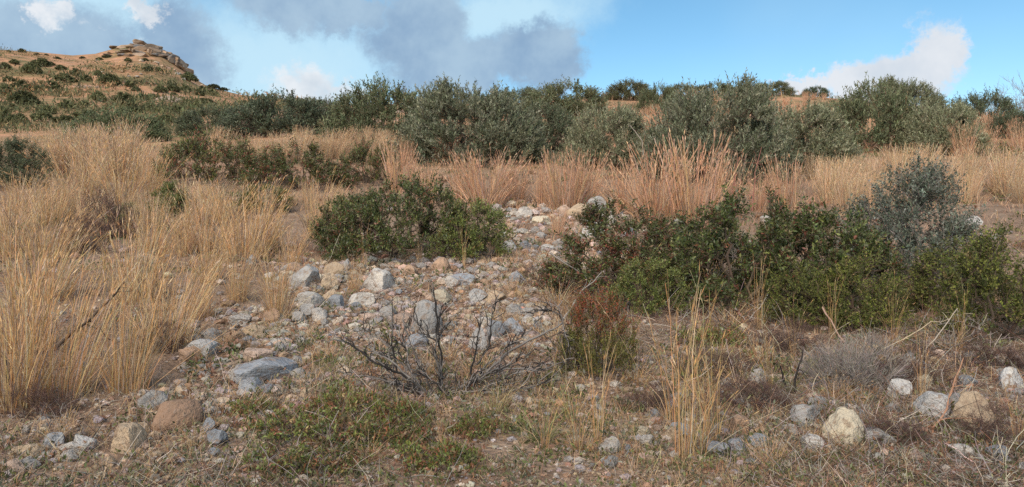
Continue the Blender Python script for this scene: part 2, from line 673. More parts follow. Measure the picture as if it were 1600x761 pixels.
TONES = {
    'grey': (0.40, 0.385, 0.365), 'blue': (0.33, 0.345, 0.365), 'pale': (0.54, 0.50, 0.45), 'tan': (0.50, 0.38, 0.26), 'orange': (0.46, 0.305, 0.205),
    'brown': (0.34, 0.22, 0.15), 'cream': (0.58, 0.50, 0.37), 'white': (0.62, 0.60, 0.57), 'pink': (0.50, 0.37, 0.29),
}
rg = np.random.default_rng(5)
STONE_SPOTS = []
AUTO = []


def stone(u, v, wpx, hpx, tone, label, group=None, mesh=None, sink=0.45, name='stone'):
    """a stone whose visible foot is at picture position (u, v)"""
    x, y, z = ground_at(u, v)
    s = y / F
    w, h = wpx * s, hpx * s
    dep = w * rg.uniform(0.7, 0.95)
    y += dep * 0.4
    x = (u - U0) / F * y
    z = float(height(x, y))
    o = obj(name, mesh)
    o.location = (x, y, z - h * sink)
    o.scale = (w, dep, h * (1 + sink))
    o.rotation_euler = (R(rg.uniform(-9, 9)), R(rg.uniform(-9, 9)), R(rg.uniform(-25, 25) + (180 if rg.random() < .5 else 0)))
    t = np.array(TONES[tone]) * rg.uniform(0.75, 1.05)
    o.color = (*t, 1)
    tag(o, label, 'stone', group)
    STONE_SPOTS.append((x, y, max(w, dep) * 0.5))
    if group:
        AUTO.append((o, u, v, ('little ' if wpx < 13 else 'small ' if wpx < 20 else 'fist-sized ' if wpx < 27 else 'larger ') + tone.replace('blue', 'blue-grey') + ' stone'))
    return o


HERO = [  # u, v of the foot, width, height, tone, shape, label
    (400, 604, 108, 36, 'blue', 'B3', 'long low blue-grey slab, largest stone left of the burnt branches'),
    (282, 674, 78, 44, 'brown', 'R1', 'smooth reddish-brown boulder in the lower left'),
    (203, 712, 56, 44, 'tan', 'B5', 'upright tan stone with pale edge left of the reddish-brown boulder'),
    (238, 640, 44, 24, 'grey', 'B2', 'grey stone half buried in straw above the reddish-brown boulder'),
    (668, 524, 52, 52, 'grey', 'R0', 'round grey boulder standing in the middle of the stony clearing'),
    (650, 543, 40, 18, 'blue', 'B0', 'flat blue-grey stone just below the round grey boulder'),
    (588, 458, 52, 36, 'pale', 'B5', 'pale wedge-shaped rock below the centre bush'),
    (312, 564, 50, 30, 'white', 'B6', 'jagged whitish stone left of the blue-grey slab'),
    (402, 567, 48, 18, 'pink', 'B4', 'flat pinkish stone just behind the blue-grey slab'),
    (720, 447, 44, 15, 'blue', 'B7', 'thin blue-grey slab lying right of the orange rocks'),
    (688, 428, 32, 24, 'orange', 'B2', 'pointed orange-tan rock at the foot of the centre bush'),
    (637, 434, 36, 18, 'orange', 'B0', 'low orange-tan rock under the centre bush'),
    (514, 454, 32, 26, 'tan', 'B1', 'tan block among grey stones left of the pale wedge-shaped rock'),
    (478, 452, 48, 32, 'grey', 'B3', 'broad grey stone at the upper left of the stony clearing'),
    (484, 484, 42, 26, 'pale', 'B6', 'pale grey stone below the broad grey stone in the clearing'),
    (525, 484, 30, 22, 'blue', 'B5', 'blue-grey block between two pale stones in the clearing'),
    (566, 482, 42, 22, 'pale', 'B4', 'pale flattish stone directly below the pale wedge-shaped rock'),
    (375, 507, 36, 14, 'pale', 'B7', 'thin pale stone by the golden grass left of the clearing'),
    (392, 412, 20, 12, 'grey', 'B0', 'small grey stone showing between two golden grass clumps'),
    (330, 532, 34, 18, 'grey', 'B2', 'grey stone above the jagged whitish stone'),
    (745, 548, 30, 34, 'grey', 'B1', 'grey stone seen behind the burnt upright twigs'),
    (774, 530, 34, 26, 'blue', 'B5', 'bluish stone right of the burnt upright twigs'),
    (86, 702, 34, 22, 'blue', 'B4', 'bluish angular stone at the lower left edge'),
    (118, 710, 38, 16, 'pale', 'B3', 'pale stone beside the bluish one at the lower left'),
    (45, 716, 46, 18, 'tan', 'B7', 'tan stone in the bottom left corner'),
    (430, 668, 24, 14, 'cream', 'B2', 'small cream stone among the creeping green leaves'),
    (1318, 702, 64, 56, 'cream', 'C0', 'big yellowish boulder in the lower right'),
    (1257, 668, 50, 30, 'grey', 'B4', 'grey stone left of the big yellowish boulder'),
    (1272, 712, 38, 28, 'pale', 'B6', 'pale stone at the foot of the big yellowish boulder'),
    (1460, 657, 58, 36, 'white', 'B5', 'whitish angular stone under the long crossing stick'),
    (1514, 670, 66, 50, 'tan', 'B1', 'large tan-brown stone right of the whitish angular stone'),
    (1580, 610, 42, 34, 'white', 'B2', 'white stone near the right edge beneath the green bush'),
    (1370, 698, 48, 24, 'grey', 'B3', 'low grey stone right of the big yellowish boulder'),
    (1155, 680, 34, 28, 'orange', 'B6', 'orange-brown stone near the thin golden stalks'),
    (1186, 700, 30, 18, 'blue', 'B7', 'blue-grey stone right of the orange-brown stone'),
    (1445, 606, 26, 18, 'cream', 'B0', 'small cream stone right of the grey dead cushion'),
    (1510, 606, 30, 20, 'blue', 'B3', 'small blue-grey stone above the large tan-brown stone'),
    (1185, 602, 34, 22, 'pale', 'B2', 'pale stone in the dead brush left of the grey cushion'),
    (1120, 715, 40, 20, 'blue', 'B4', 'flat bluish stone at the bottom beside the golden stalks'),
    (1004, 686, 26, 18, 'cream', 'B5', 'small cream stone in the gravel at bottom centre'),
    (1048, 690, 26, 22, 'tan', 'B1', 'small tan stone left of the golden stalks at the bottom'),
    (934, 336, 34, 28, 'grey', 'B6', 'grey block on top of the far stone heap'),
    (906, 340, 40, 20, 'tan', 'B3', 'tan boulder with orange underside in the far stone heap'),
    (926, 352, 40, 15, 'white', 'B7', 'whitish slab leaning in the far stone heap'),
    (950, 350, 30, 20, 'pale', 'B1', 'pale stone at the right end of the far stone heap'),
    (882, 336, 24, 15, 'pink', 'B0', 'pinkish stone at the left end of the far stone heap'),
    (820, 340, 27, 15, 'pale', 'B2', 'pale block between the two middle golden tufts'),
    (846, 352, 30, 12, 'cream', 'B4', 'flat cream stone in the far part of the stony gully'),
    (797, 392, 26, 15, 'white', 'B5', 'whitish stone right of the centre bush'),
    (820, 392, 22, 14, 'blue', 'B3', 'blue-grey stone beside the whitish one right of the centre bush'),
    (1200, 350, 24, 12, 'pale', 'B6', 'pale stone behind the dark right-hand bush'),
    (1060, 356, 24, 12, 'white', 'B7', 'small white stone below the pinkish golden tuft'),
    (1520, 352, 26, 14, 'white', 'B2', 'white stone right of the blue-grey spiny bush'),
    (640, 246, 20, 8, 'pale', 'B0', 'pale slab by the left foot of the large grey-green shrub'),
]
SH = {**{f'B{i}': m for i, m in enumerate(ROCK_BIG)}, **{f'R{i}': m for i, m in enumerate(ROCK_ROUND)}, 'C0': ROCK_CRACK}
for (u, v, w, h, tone, sh, lab) in HERO:
    stone(u, v, w, h, tone, lab, mesh=SH[sh], name='boulder' if w > 50 else 'stone')

# smaller loose stones, counted one by one
ZONES = [  # polygon-ish boxes (u0, u1, v0, v1, number, group, label)
    (440, 840, 420, 530, 85, 'loose stones of the clearing', 'small loose limestone lying in the stony clearing below the centre bush'),
    (290, 470, 500, 620, 42, 'loose stones around the slab', 'small loose stone around the long blue-grey slab'),
    (780, 980, 318, 410, 46, 'loose stones of the far gully', 'small loose stone in the far gully right of the centre bush'),
    (1130, 1600, 560, 740, 72, 'loose stones at lower right', 'small loose stone in the dead brush at the lower right'),
    (900, 1130, 610, 740, 28, 'loose stones at bottom centre', 'small loose stone in the gravel at bottom centre'),
    (0, 360, 640, 750, 27, 'loose stones at lower left', 'small loose stone in the straw at the lower left'),
]
for (u0, u1, v0, v1, n, grp, lab) in ZONES:
    for i in range(n):
        u, v = rg.uniform(u0, u1), v0 + (v1 - v0) * rg.random() ** 0.9
        w = min(38, 10 + rg.exponential(8.0)) * (0.72 if v < 420 else 1.0)
        tone = rg.choice(['grey', 'blue', 'pale', 'tan', 'orange', 'cream', 'pink', 'white', 'brown'], p=[.28, .10, .17, .16, .06, .07, .09, .04, .03])
        ms = ROCK_MID if w > 15 else ROCK_SMALL
        stone(u, v, w, w * rg.uniform(.45, .75), tone, lab, grp, mesh=ms[rg.integers(len(ms))], sink=0.35)

# ------------------------------------------------------------------ gravel: uncountable chips between the stones


def scatter_uv(n, rs, u0, u1, v0, v1, p=1.0):
    """ground points spread over a strip of the slope"""
    u = rs.uniform(u0, u1, n)
    v = v0 + (v1 - v0) * rs.random(n) ** p
    vs = np.linspace(150, 790, 160)
    ds = np.array([ground_at(800, q)[1] for q in vs])
    d = np.interp(v, vs, ds) * (1 + rs.normal(0, 0.01, n))
    x = (u - U0) / F * d
    return x, d, height(x, d)


def gravel():
    rs = np.random.default_rng(77)
    g = Geo()
    shapes = [rock_shape(np.random.default_rng(600 + i), 1, cuts=5, rough=0.1) for i in range(10)]
    parts = []
    for (u0, u1, v0, v1, n) in [(420, 860, 400, 540, 4300), (280, 480, 480, 640, 2100), (770, 1000, 315, 430, 1500), (900, 2050, 540, 780, 5400), (-50, 420, 600, 780, 1900), (300, 950, 530, 780, 2700),
                                (-100, 1700, 330, 600, 1700)]:
        parts.append(np.stack(scatter_uv(n, rs, u0, u1, v0, v1), axis=-1))
    P = np.concatenate(parts)
    N = len(P)
    px = 2.6 + np.minimum(rs.exponential(3.8, N), 16)
    size = px * P[:, 1] / F
    cols = np.array([1.06, .97, .91]) * palette(rs, N, [(.37, .355, .335, 3), (.31, .315, .325, 1.4), (.49, .455, .41, 2.0), (.42, .325, .245, 2.4), (.40, .26, .175, 1), (.50, .43, .34, 1), (.27, .19, .14, 1.4)], 0.16)
    rot = rs.uniform(0, 2 * math.pi, N)
    which = rs.integers(0, len(shapes), N)
    for k, (V, T) in enumerate(shapes):
        s = which == k
        m = int(s.sum())
        c, sn = np.cos(rot[s])[:, None], np.sin(rot[s])[:, None]
        X, Y = V[None, :, 0] * c - V[None, :, 1] * sn, V[None, :, 0] * sn + V[None, :, 1] * c
        W = np.stack([X * size[s][:, None], Y * size[s][:, None] * .85, (V[None, :, 2] - 0.25) * size[s][:, None] * .65], axis=-1) + P[s][:, None, :]
        tri = (T[None] + (np.arange(m) * len(V))[:, None, None]).reshape(-1, 3)
        g.add(W, tris=tri, col=np.repeat(cols[s][:, None, :], len(V), axis=1))
    o = obj('gravel', g.mesh('gravel', M_GRAVEL))
    tag(o, 'loose limestone chips and gravel spread between the stones', 'gravel', kind='stuff')


gravel()

# ------------------------------------------------------------------ dry grass
STRAW = [(.63, .42, .225, 3), (.59, .36, .165, 2.5), (.68, .51, .30, 2.5), (.46, .36, .25, 1.2), (.54, .31, .125, 1.3), (.32, .21, .13, 1), (.42, .37, .31, 1.2)]
PINK = [(.67, .41, .25, 3), (.61, .35, .20, 2.5), (.71, .485, .32, 2.0), (.52, .36, .27, 1), (.36, .22, .155, .6)]
GOLD = [(.65, .425, .215, 3), (.61, .365, .16, 3), (.71, .53, .315, 2.4), (.47, .37, .28, 1.2), (.55, .31, .135, 1.4), (.31, .21, .145, 1)]
GREENISH = [(.30, .29, .10, 2), (.40, .36, .16, 2), (.52, .40, .20, 1), (.22, .25, .09, 1.5)]


def arcs(rs, n, base, H, spread, bend, K, lean=(0, 0)):
    """n curved stems; base (n,3); returns (n,K,3) and side vectors"""
    r = unit(base[:, :2] + rs.normal(0, 0.02, (n, 2)))
    ang = rs.normal(0, 0.5, n)
    dx = r[:, 0] * np.cos(ang) - r[:, 1] * np.sin(ang)
    dy = r[:, 0] * np.sin(ang) + r[:, 1] * np.cos(ang)
    tilt = np.abs(rs.normal(spread, spread * .6, n)) + (rs.random(n) < .07) * rs.uniform(.2, .8, n)
    bnd = np.abs(rs.normal(bend, bend * .6, n))
    t = np.linspace(0, 1, K)[None, :]
    L = H[:, None]
    out = L * (np.sin(tilt)[:, None] * t + bnd[:, None] * t ** 2.4)
    z = L * (np.cos(tilt)[:, None] * t - 0.35 * (bnd[:, None] * t ** 2.2) ** 1.3)
    wob = rs.normal(0, .017, (n, K, 2)) * t[..., None] * L[..., None]
    X = base[:, None, 0] + out * dx[:, None] + lean[0] * L * t ** 2 + wob[..., 0]
    Y = base[:, None, 1] + out * dy[:, None] + lean[1] * L * t ** 2 + wob[..., 1]
    P = np.stack([X, Y, base[:, None, 2] + z], axis=-1)
    a = rs.uniform(0, math.pi, n)
    side = np.stack([np.cos(a), np.sin(a) * .5, np.zeros(n)], axis=-1)
    return P, unit(side)


def tussock_parts(seed, H=0.9, r0=0.14, stalks=220, blades=260, spread=0.16, bend=0.18, wid=0.0045, pal=STRAW, lean=(0.06, 0), heads=True):
    rs = np.random.default_rng(seed)
    res = {}

    def base(n, rr):
        a, r = rs.uniform(0, 2 * math.pi, n), rr * np.sqrt(rs.random(n))
        return np.stack([r * np.cos(a), r * np.sin(a), np.full(n, -0.03)], axis=-1)
    g = Geo()
    b = base(stalks, r0)
    rel = np.linalg.norm(b[:, :2], axis=1) / r0
    P, side = arcs(rs, stalks, b, H * rs.uniform(.4, 1.08, stalks), spread * 1.0, bend * .8, 6, lean)
    c = palette(rs, stalks, pal, .2)
    W = wid * np.linspace(1.1, .55, 6)[None, :] * rs.uniform(.7, 1.3, (stalks, 1))
    g.ribbons(P, W, side, c)
    res['stalks'] = g
    if heads:
        g = Geo()
        k = 3
        t0 = rs.uniform(.72, 1.0, (stalks, k))
        f = t0 * 5
        i0 = np.minimum(f.astype(int), 4)
        fr = (f - i0)[..., None]
        ar = np.arange(stalks)[:, None]
        Q = P[ar, i0] * (1 - fr) + P[ar, i0 + 1] * fr
        D = unit(P[:, -1] - P[:, -2])[:, None, :] + rs.normal(0, .13, (stalks, k, 3))
        g.leaves(Q.reshape(-1, 3), unit(D.reshape(-1, 3)), rs.normal(size=(stalks * k, 3)), rs.uniform(.035, .085, stalks * k) * (H / .9), np.full(stalks * k, wid * 1.45),
                 palette(rs, stalks * k, [(p[0] * 1.03, p[1] * 1.0, p[2] * 1.0, p[3]) for p in pal], .16))
        res['seed_heads'] = g
    g = Geo()
    b = base(blades, r0 * 1.15)
    P, side = arcs(rs, blades, b, H * rs.uniform(.2, .62, blades), spread * 1.7, bend * 2.2, 5, lean)
    W = wid * 1.25 * np.array([1, 1, .85, .6, .15])[None, :] * rs.uniform(.7, 1.3, (blades, 1))
    g.ribbons(P, W, side, palette(rs, blades, pal + [(.42, .30, .20, 2.5), (.36, .30, .25, 2), (.22, .16, .12, 1)], .2))
    res['leaf_blades'] = g
    return res


def tussock_proto(seed, **kw):
    return {k: g.mesh(k, M_GRASS) for k, g in tussock_parts(seed, **kw).items()}


T_NEAR = [tussock_proto(1000 + i, lean=(0.12 - 0.035 * (i % 5), 0.02 * (i % 3 - 1)), r0=0.13 + .035 * (i % 3), spread=.11 + .035 * (i % 3), bend=.10 + .04 * (i % 4), stalks=110 + 20 * (i % 3), blades=150, pal=GOLD) for i in range(11)]
ORANGE = [(.60, .37, .16, 3), (.62, .44, .23, 2), (.50, .29, .13, 2), (.66, .52, .32, 1), (.34, .22, .14, 1)]
T_THIN = [tussock_proto(1100 + i, stalks=17, blades=14, r0=.04, spread=.045 + .03 * (i % 2), bend=.12 + .14 * (i % 2), wid=.0036, lean=(0.07 * (i - 1.5), 0), pal=ORANGE) for i in range(4)]
T_FAR = [tussock_proto(1200 + i, stalks=190, blades=150, r0=.24, spread=.15 + .03 * (i % 3), bend=.08 + .04 * (i % 3), wid=.008, pal=PINK, lean=(.10 - .04 * (i % 4), 0)) for i in range(9)]
PEACH = [(.66, .45, .265, 3), (.60, .385, .21, 2.5), (.71, .54, .35, 2.5), (.50, .39, .29, 1.4), (.35, .25, .18, 1)]
T_FARS = [tussock_proto(1250 + i, stalks=190, blades=150, r0=.22, spread=.14 + .04 * (i % 3), bend=.10 + .04 * (i % 3), wid=.0075, pal=PEACH, lean=(.12 - .05 * (i % 4), 0)) for i in range(5)]
T_GREEN = [tussock_proto(1300 + i, H=.35, stalks=20, blades=210, r0=.05, spread=.34, bend=.45, wid=.003, pal=GREENISH, lean=(0, 0)) for i in range(3)]
T_SHORT = [tussock_proto(1400 + i, H=.32, stalks=60, blades=160, r0=.08, spread=.3, bend=.4, wid=.003, pal=STRAW, lean=(0, 0)) for i in range(3)]
rt = np.random.default_rng(31)
GRASS_SPOTS = []


def tussock(u, v, hpx, protos, label, group=None, wide=1.0, name='grass_tussock', H=0.9, tint=(1, 1, 1)):
    x, y, z = ground_at(u, v)
    pr = protos[rt.integers(len(protos))]
    root = obj(name, None)
    root.empty_display_size = 0.1
    root.location = (x, y, z)
    s = hpx * y / F / H
    root.scale = (s * wide, s * wide, s)
    root.rotation_euler = (0, 0, R(rt.uniform(-35, 35)))
    tag(root, label, 'grass', group)
    for k, me in pr.items():
        o = obj(k, me, root)
        o['kind'] = 'stuff'
        o.color = (*tint, 1)
    GRASS_SPOTS.append((x, y))
    if group:
        AUTO.append((root, u, v, ('low' if hpx < 26 else 'short' if hpx < 42 else 'medium-high' if hpx < 62 else 'tall') + ' dry grass tuft'))
    return root


LEFT_HERO = [
    (128, 318, 112, 1.5, 'tall bushy golden tuft at the left, topmost of the left-hand grass'),
    (190, 322, 108, 1.3, 'golden tuft right of the tall bushy one at the far left'),
    (238, 312, 80, 1.0, 'golden tuft leaning right beside the dark green scrub'),
    (330, 392, 122, 1.2, 'golden tuft standing left of the twin tufts above the clearing'),
    (385, 400, 128, 1.1, 'tall golden tuft, middle of three left of the centre bush'),
    (415, 392, 112, 1.0, 'golden tuft, right one of three left of the centre bush'),
    (497, 372, 104, 0.9, 'slim golden tuft just left of the centre bush'),
    (432, 500, 130, 0.8, 'narrow pale tuft at the left border of the stony clearing'),
    (372, 470, 96, 0.9, 'golden tuft beside the narrow pale tuft by the clearing'),
    (553, 458, 66, 0.6, 'small pale tuft in front of the centre bush'),
    (70, 470, 150, 1.2, 'broad golden tuft at mid left near the edge'),
    (210, 470, 150, 1.1, 'tall golden tuft at mid left above the leaning stalks'),
    (95, 620, 235, 0.8, 'tall orange tuft at lower left with straight stalks'),
    (200, 610, 215, 0.8, 'tall orange tuft at lower left leaning right'),
    (20, 640, 260, 0.8, 'tall golden tuft cut by the left edge'),
    (262, 545, 160, 0.9, 'golden tuft whose tips lean over the jagged whitish stone'),
    (40, 550, 200, 1.0, 'dense golden tuft at the left edge behind the dead branch'),
    (35, 335, 78, 1.2, 'pale golden tuft below the shrub at the left edge'),
    (75, 352, 84, 1.1, 'pale golden tuft left below the tall bushy one'),
    (20, 400, 110, 1.2, 'golden tuft at the left edge above the dense ones'),
    (75, 405, 100, 1.1, 'golden tuft left of the withered brown plant'),
    (285, 400, 80, 1.0, 'short golden tuft below the light green bush'),
    (235, 395, 90, 0.9, 'golden tuft right of the purple-brown withered plant'),
    (330, 440, 96, 1.0, 'golden tuft in the second row left of the clearing'),
    (455, 415, 70, 0.9, 'low pale tuft left below the slim golden tuft'),
    (335, 345, 60, 1.0, 'low golden tuft right of the light green bush'),
    (540, 340, 50, 0.9, 'low pale tuft above the left end of the centre bush'),
    (310, 500, 110, 0.9, 'loose golden tuft left of the clearing below three taller tufts'),
]
for (u, v, h, wd, lab) in LEFT_HERO:
    tussock(u, v, h, T_NEAR, lab, wide=wd)
CENTRE = [
    (760, 322, 80, 1.25, 'pinkish golden tuft in front of the large grey-green shrub'),
    (725, 312, 66, 1.0, 'pinkish golden tuft, leftmost of the middle row'),
    (800, 318, 70, 1.0, 'pinkish golden tuft left of the gap in the middle row'),
    (850, 322, 60, 0.8, 'short pinkish tuft in the gap of the middle row'),
    (885, 328, 82, 1.2, 'pinkish golden tuft above the far stone heap'),
    (915, 322, 78, 0.9, 'pinkish golden tuft right behind the far stone heap'),
    (872, 372, 44, 0.8, 'short reddish tuft in front of the far stone heap'),
    (980, 332, 74, 1.0, 'golden tuft left of the big pinkish one'),
    (1030, 345, 110, 1.2, 'big pinkish golden tuft right of the far stone heap'),
    (1085, 348, 118, 1.2, 'biggest fan-shaped golden tuft right of centre'),
    (1130, 335, 84, 0.9, 'golden tuft at the right foot of the fan-shaped one'),
    (1225, 330, 78, 1.0, 'golden tuft under the big shrub right of centre'),
    (1185, 330, 56, .8, 'short golden tuft left of the reddish bare stems'),
    (625, 300, 66, 1.1, 'golden tuft behind the centre bush on its left'),
    (665, 318, 60, .8, 'pale tuft behind the middle of the centre bush'),
]
for (u, v, h, wd, lab) in CENTRE:
    tussock(u, v, h * 1.16, T_FAR, lab, wide=wd * 0.78)
BANDS = [  # u0,u1,v0,v1,hpx,n,label,group
    (330, 620, 228, 258, 36, 34, 'pale golden tuft in the strip behind the dark green scrub at left', 'tufts in the strip at upper left'),
    (1270, 1600, 275, 338, 62, 34, 'golden tuft in the broad grass field at right behind the spiny bush', 'tufts of the right-hand grass field'),
    (930, 1310, 150, 200, 16, 44, 'small golden tuft on the crest behind the back-row shrubs', 'tufts on the crest'),
    (40, 260, 232, 300, 62, 22, 'pale golden tuft behind the tall bushy tufts at far left', 'tufts at far left'),
    (1480, 1600, 200, 262, 40, 18, 'golden tuft near the dark shrubs at the right edge', 'tufts by the right edge'),
    (0, 320, 318, 372, 52, 16, 'pale tuft between the far-left tufts and the lower left stand', 'tufts of the middle left'),
    (280, 560, 308, 352, 34, 14, 'low pale tuft below the long low dark scrub', 'tufts below the dark scrub'),
    (590, 720, 235, 262, 34, 10, 'pinkish tuft left of the large grey-green shrub', 'tufts left of the large shrub'),
    (1000, 1060, 200, 262, 40, 10, 'pinkish tuft in the gap between the back-row shrubs', 'tufts in the back-row gap'),
]
for (u0, u1, v0, v1, h, n, lab, grp) in BANDS:
    for i in range(n):
        v = rt.uniform(v0, v1)
        k = 0.8 + 0.4 * (v - v0) / (v1 - v0)
        tussock(rt.uniform(u0, u1), v, h * k * rt.uniform(.7, 1.3), T_FARS if u1 <= 620 or u0 == 1270 else T_FAR, lab, grp, wide=rt.uniform(.6, 1.0))
THIN = [
    (1068, 715, 300, 0.9, 'tall thin golden stalks rising at the bottom right of centre'),
    (1092, 712, 250, 0.9, 'leaning golden stalks crossing beside the tall thin ones'),
    (1112, 690, 270, 1.0, 'tall thin stalks leaning right of the other thin stalks'),
    (1052, 660, 220, 1.0, 'thin golden stalks behind the tallest ones'),
    (935, 690, 170, 1.0, 'thin stalks arching in front of the heather'),
    (900, 706, 190, 1.0, 'bent golden stalks arching right at bottom centre'),
    (850, 700, 150, 1.1, 'pale thin stalks beside the heather at bottom centre'),
    (1200, 610, 170, 0.8, 'sparse stalks in front of the bright green bush'),
    (545, 700, 90, .3, 'few orange stalks rising from the creeping leaves'),
    (1240, 560, 110, .8, 'sparse dry stalks left of the grey cushion'),
    (1110, 480, 110, .8, 'thin stalks in front of the dark right-hand bush'),
    (1440, 620, 130, .9, 'thin dry stalks behind the whitish angular stone'),
    (1590, 700, 130, .9, 'pale stalks in the bottom right corner'),
    (1000, 480, 120, .8, 'thin stalks growing through the red-tinged bush'),
    (1185, 515, 130, .8, 'thin stalks at the foot of the large dark bush'),
    (1300, 530, 110, .8, 'thin stalks growing through the yellow-green bush'),
    (1395, 540, 120, .8, 'thin stalks right of the yellow-green bush'),
    (1505, 548, 120, .8, 'thin stalks left of the bush at the right edge'),
    (655, 418, 84, .8, 'thin stalks growing out of the centre bush'),
    (725, 416, 66, .8, 'thin stalks in front of the lighter green bush end'),
    (570, 420, 76, .8, 'thin stalks at the left foot of the centre bush'),
    (690, 700, 110, .6, 'few thin stalks among the creeping leaves below the burnt branches'),
]
for (u, v, h, wd, lab) in THIN:
    tussock(u, v, h, T_THIN, lab, wide=wd, name='grass_stalks')
GREEN = [
    (770, 645, 74, 'green-based grass tuft right of the burnt branches'), (845, 690, 90, 'grey-green drooping tuft at bottom centre'),
    (425, 522, 40, 'little green grass tuft below the narrow pale tuft'), (515, 580, 50, 'green grass tuft left of the burnt branches'),
    (1075, 590, 76, 'grey-green tuft behind the tall thin stalks'), (1230, 610, 70, 'greenish tuft left of the grey cushion'),
    (265, 360, 50, 'yellow-green tuft by the light green bush at left'), (1120, 565, 60, 'pale green tuft below the dark right-hand bush'),
]
for (u, v, h, lab) in GREEN:
    tussock(u, v, h, T_GREEN, lab, H=.35, name='green_tuft')
SHORT = [(u, v) for u, v in zip(rt.uniform(0, 1600, 70), rt.uniform(440, 735, 70))]
for (u, v) in SHORT:
    tussock(u, v, rt.uniform(24, 60), T_SHORT, 'short dry tuft scattered over the near stony ground', 'short dry tufts', H=.32, name='short_tuft')

# ------------------------------------------------------------------ shrubs


def bez(A, B, lift, K, rs, wob):
    t = np.linspace(0, 1, K)[None, :, None]
    P = A[:, None, :] * (1 - t) + B[:, None, :] * t
    P = P + np.array([0, 0, 1.0]) * (np.sin(t * math.pi) * lift)
    d = np.linalg.norm(B - A, axis=1)[:, None, None]
    P[:, 1:-1] += rs.normal(0, wob, (len(A), K - 2, 3)) * d
    return P


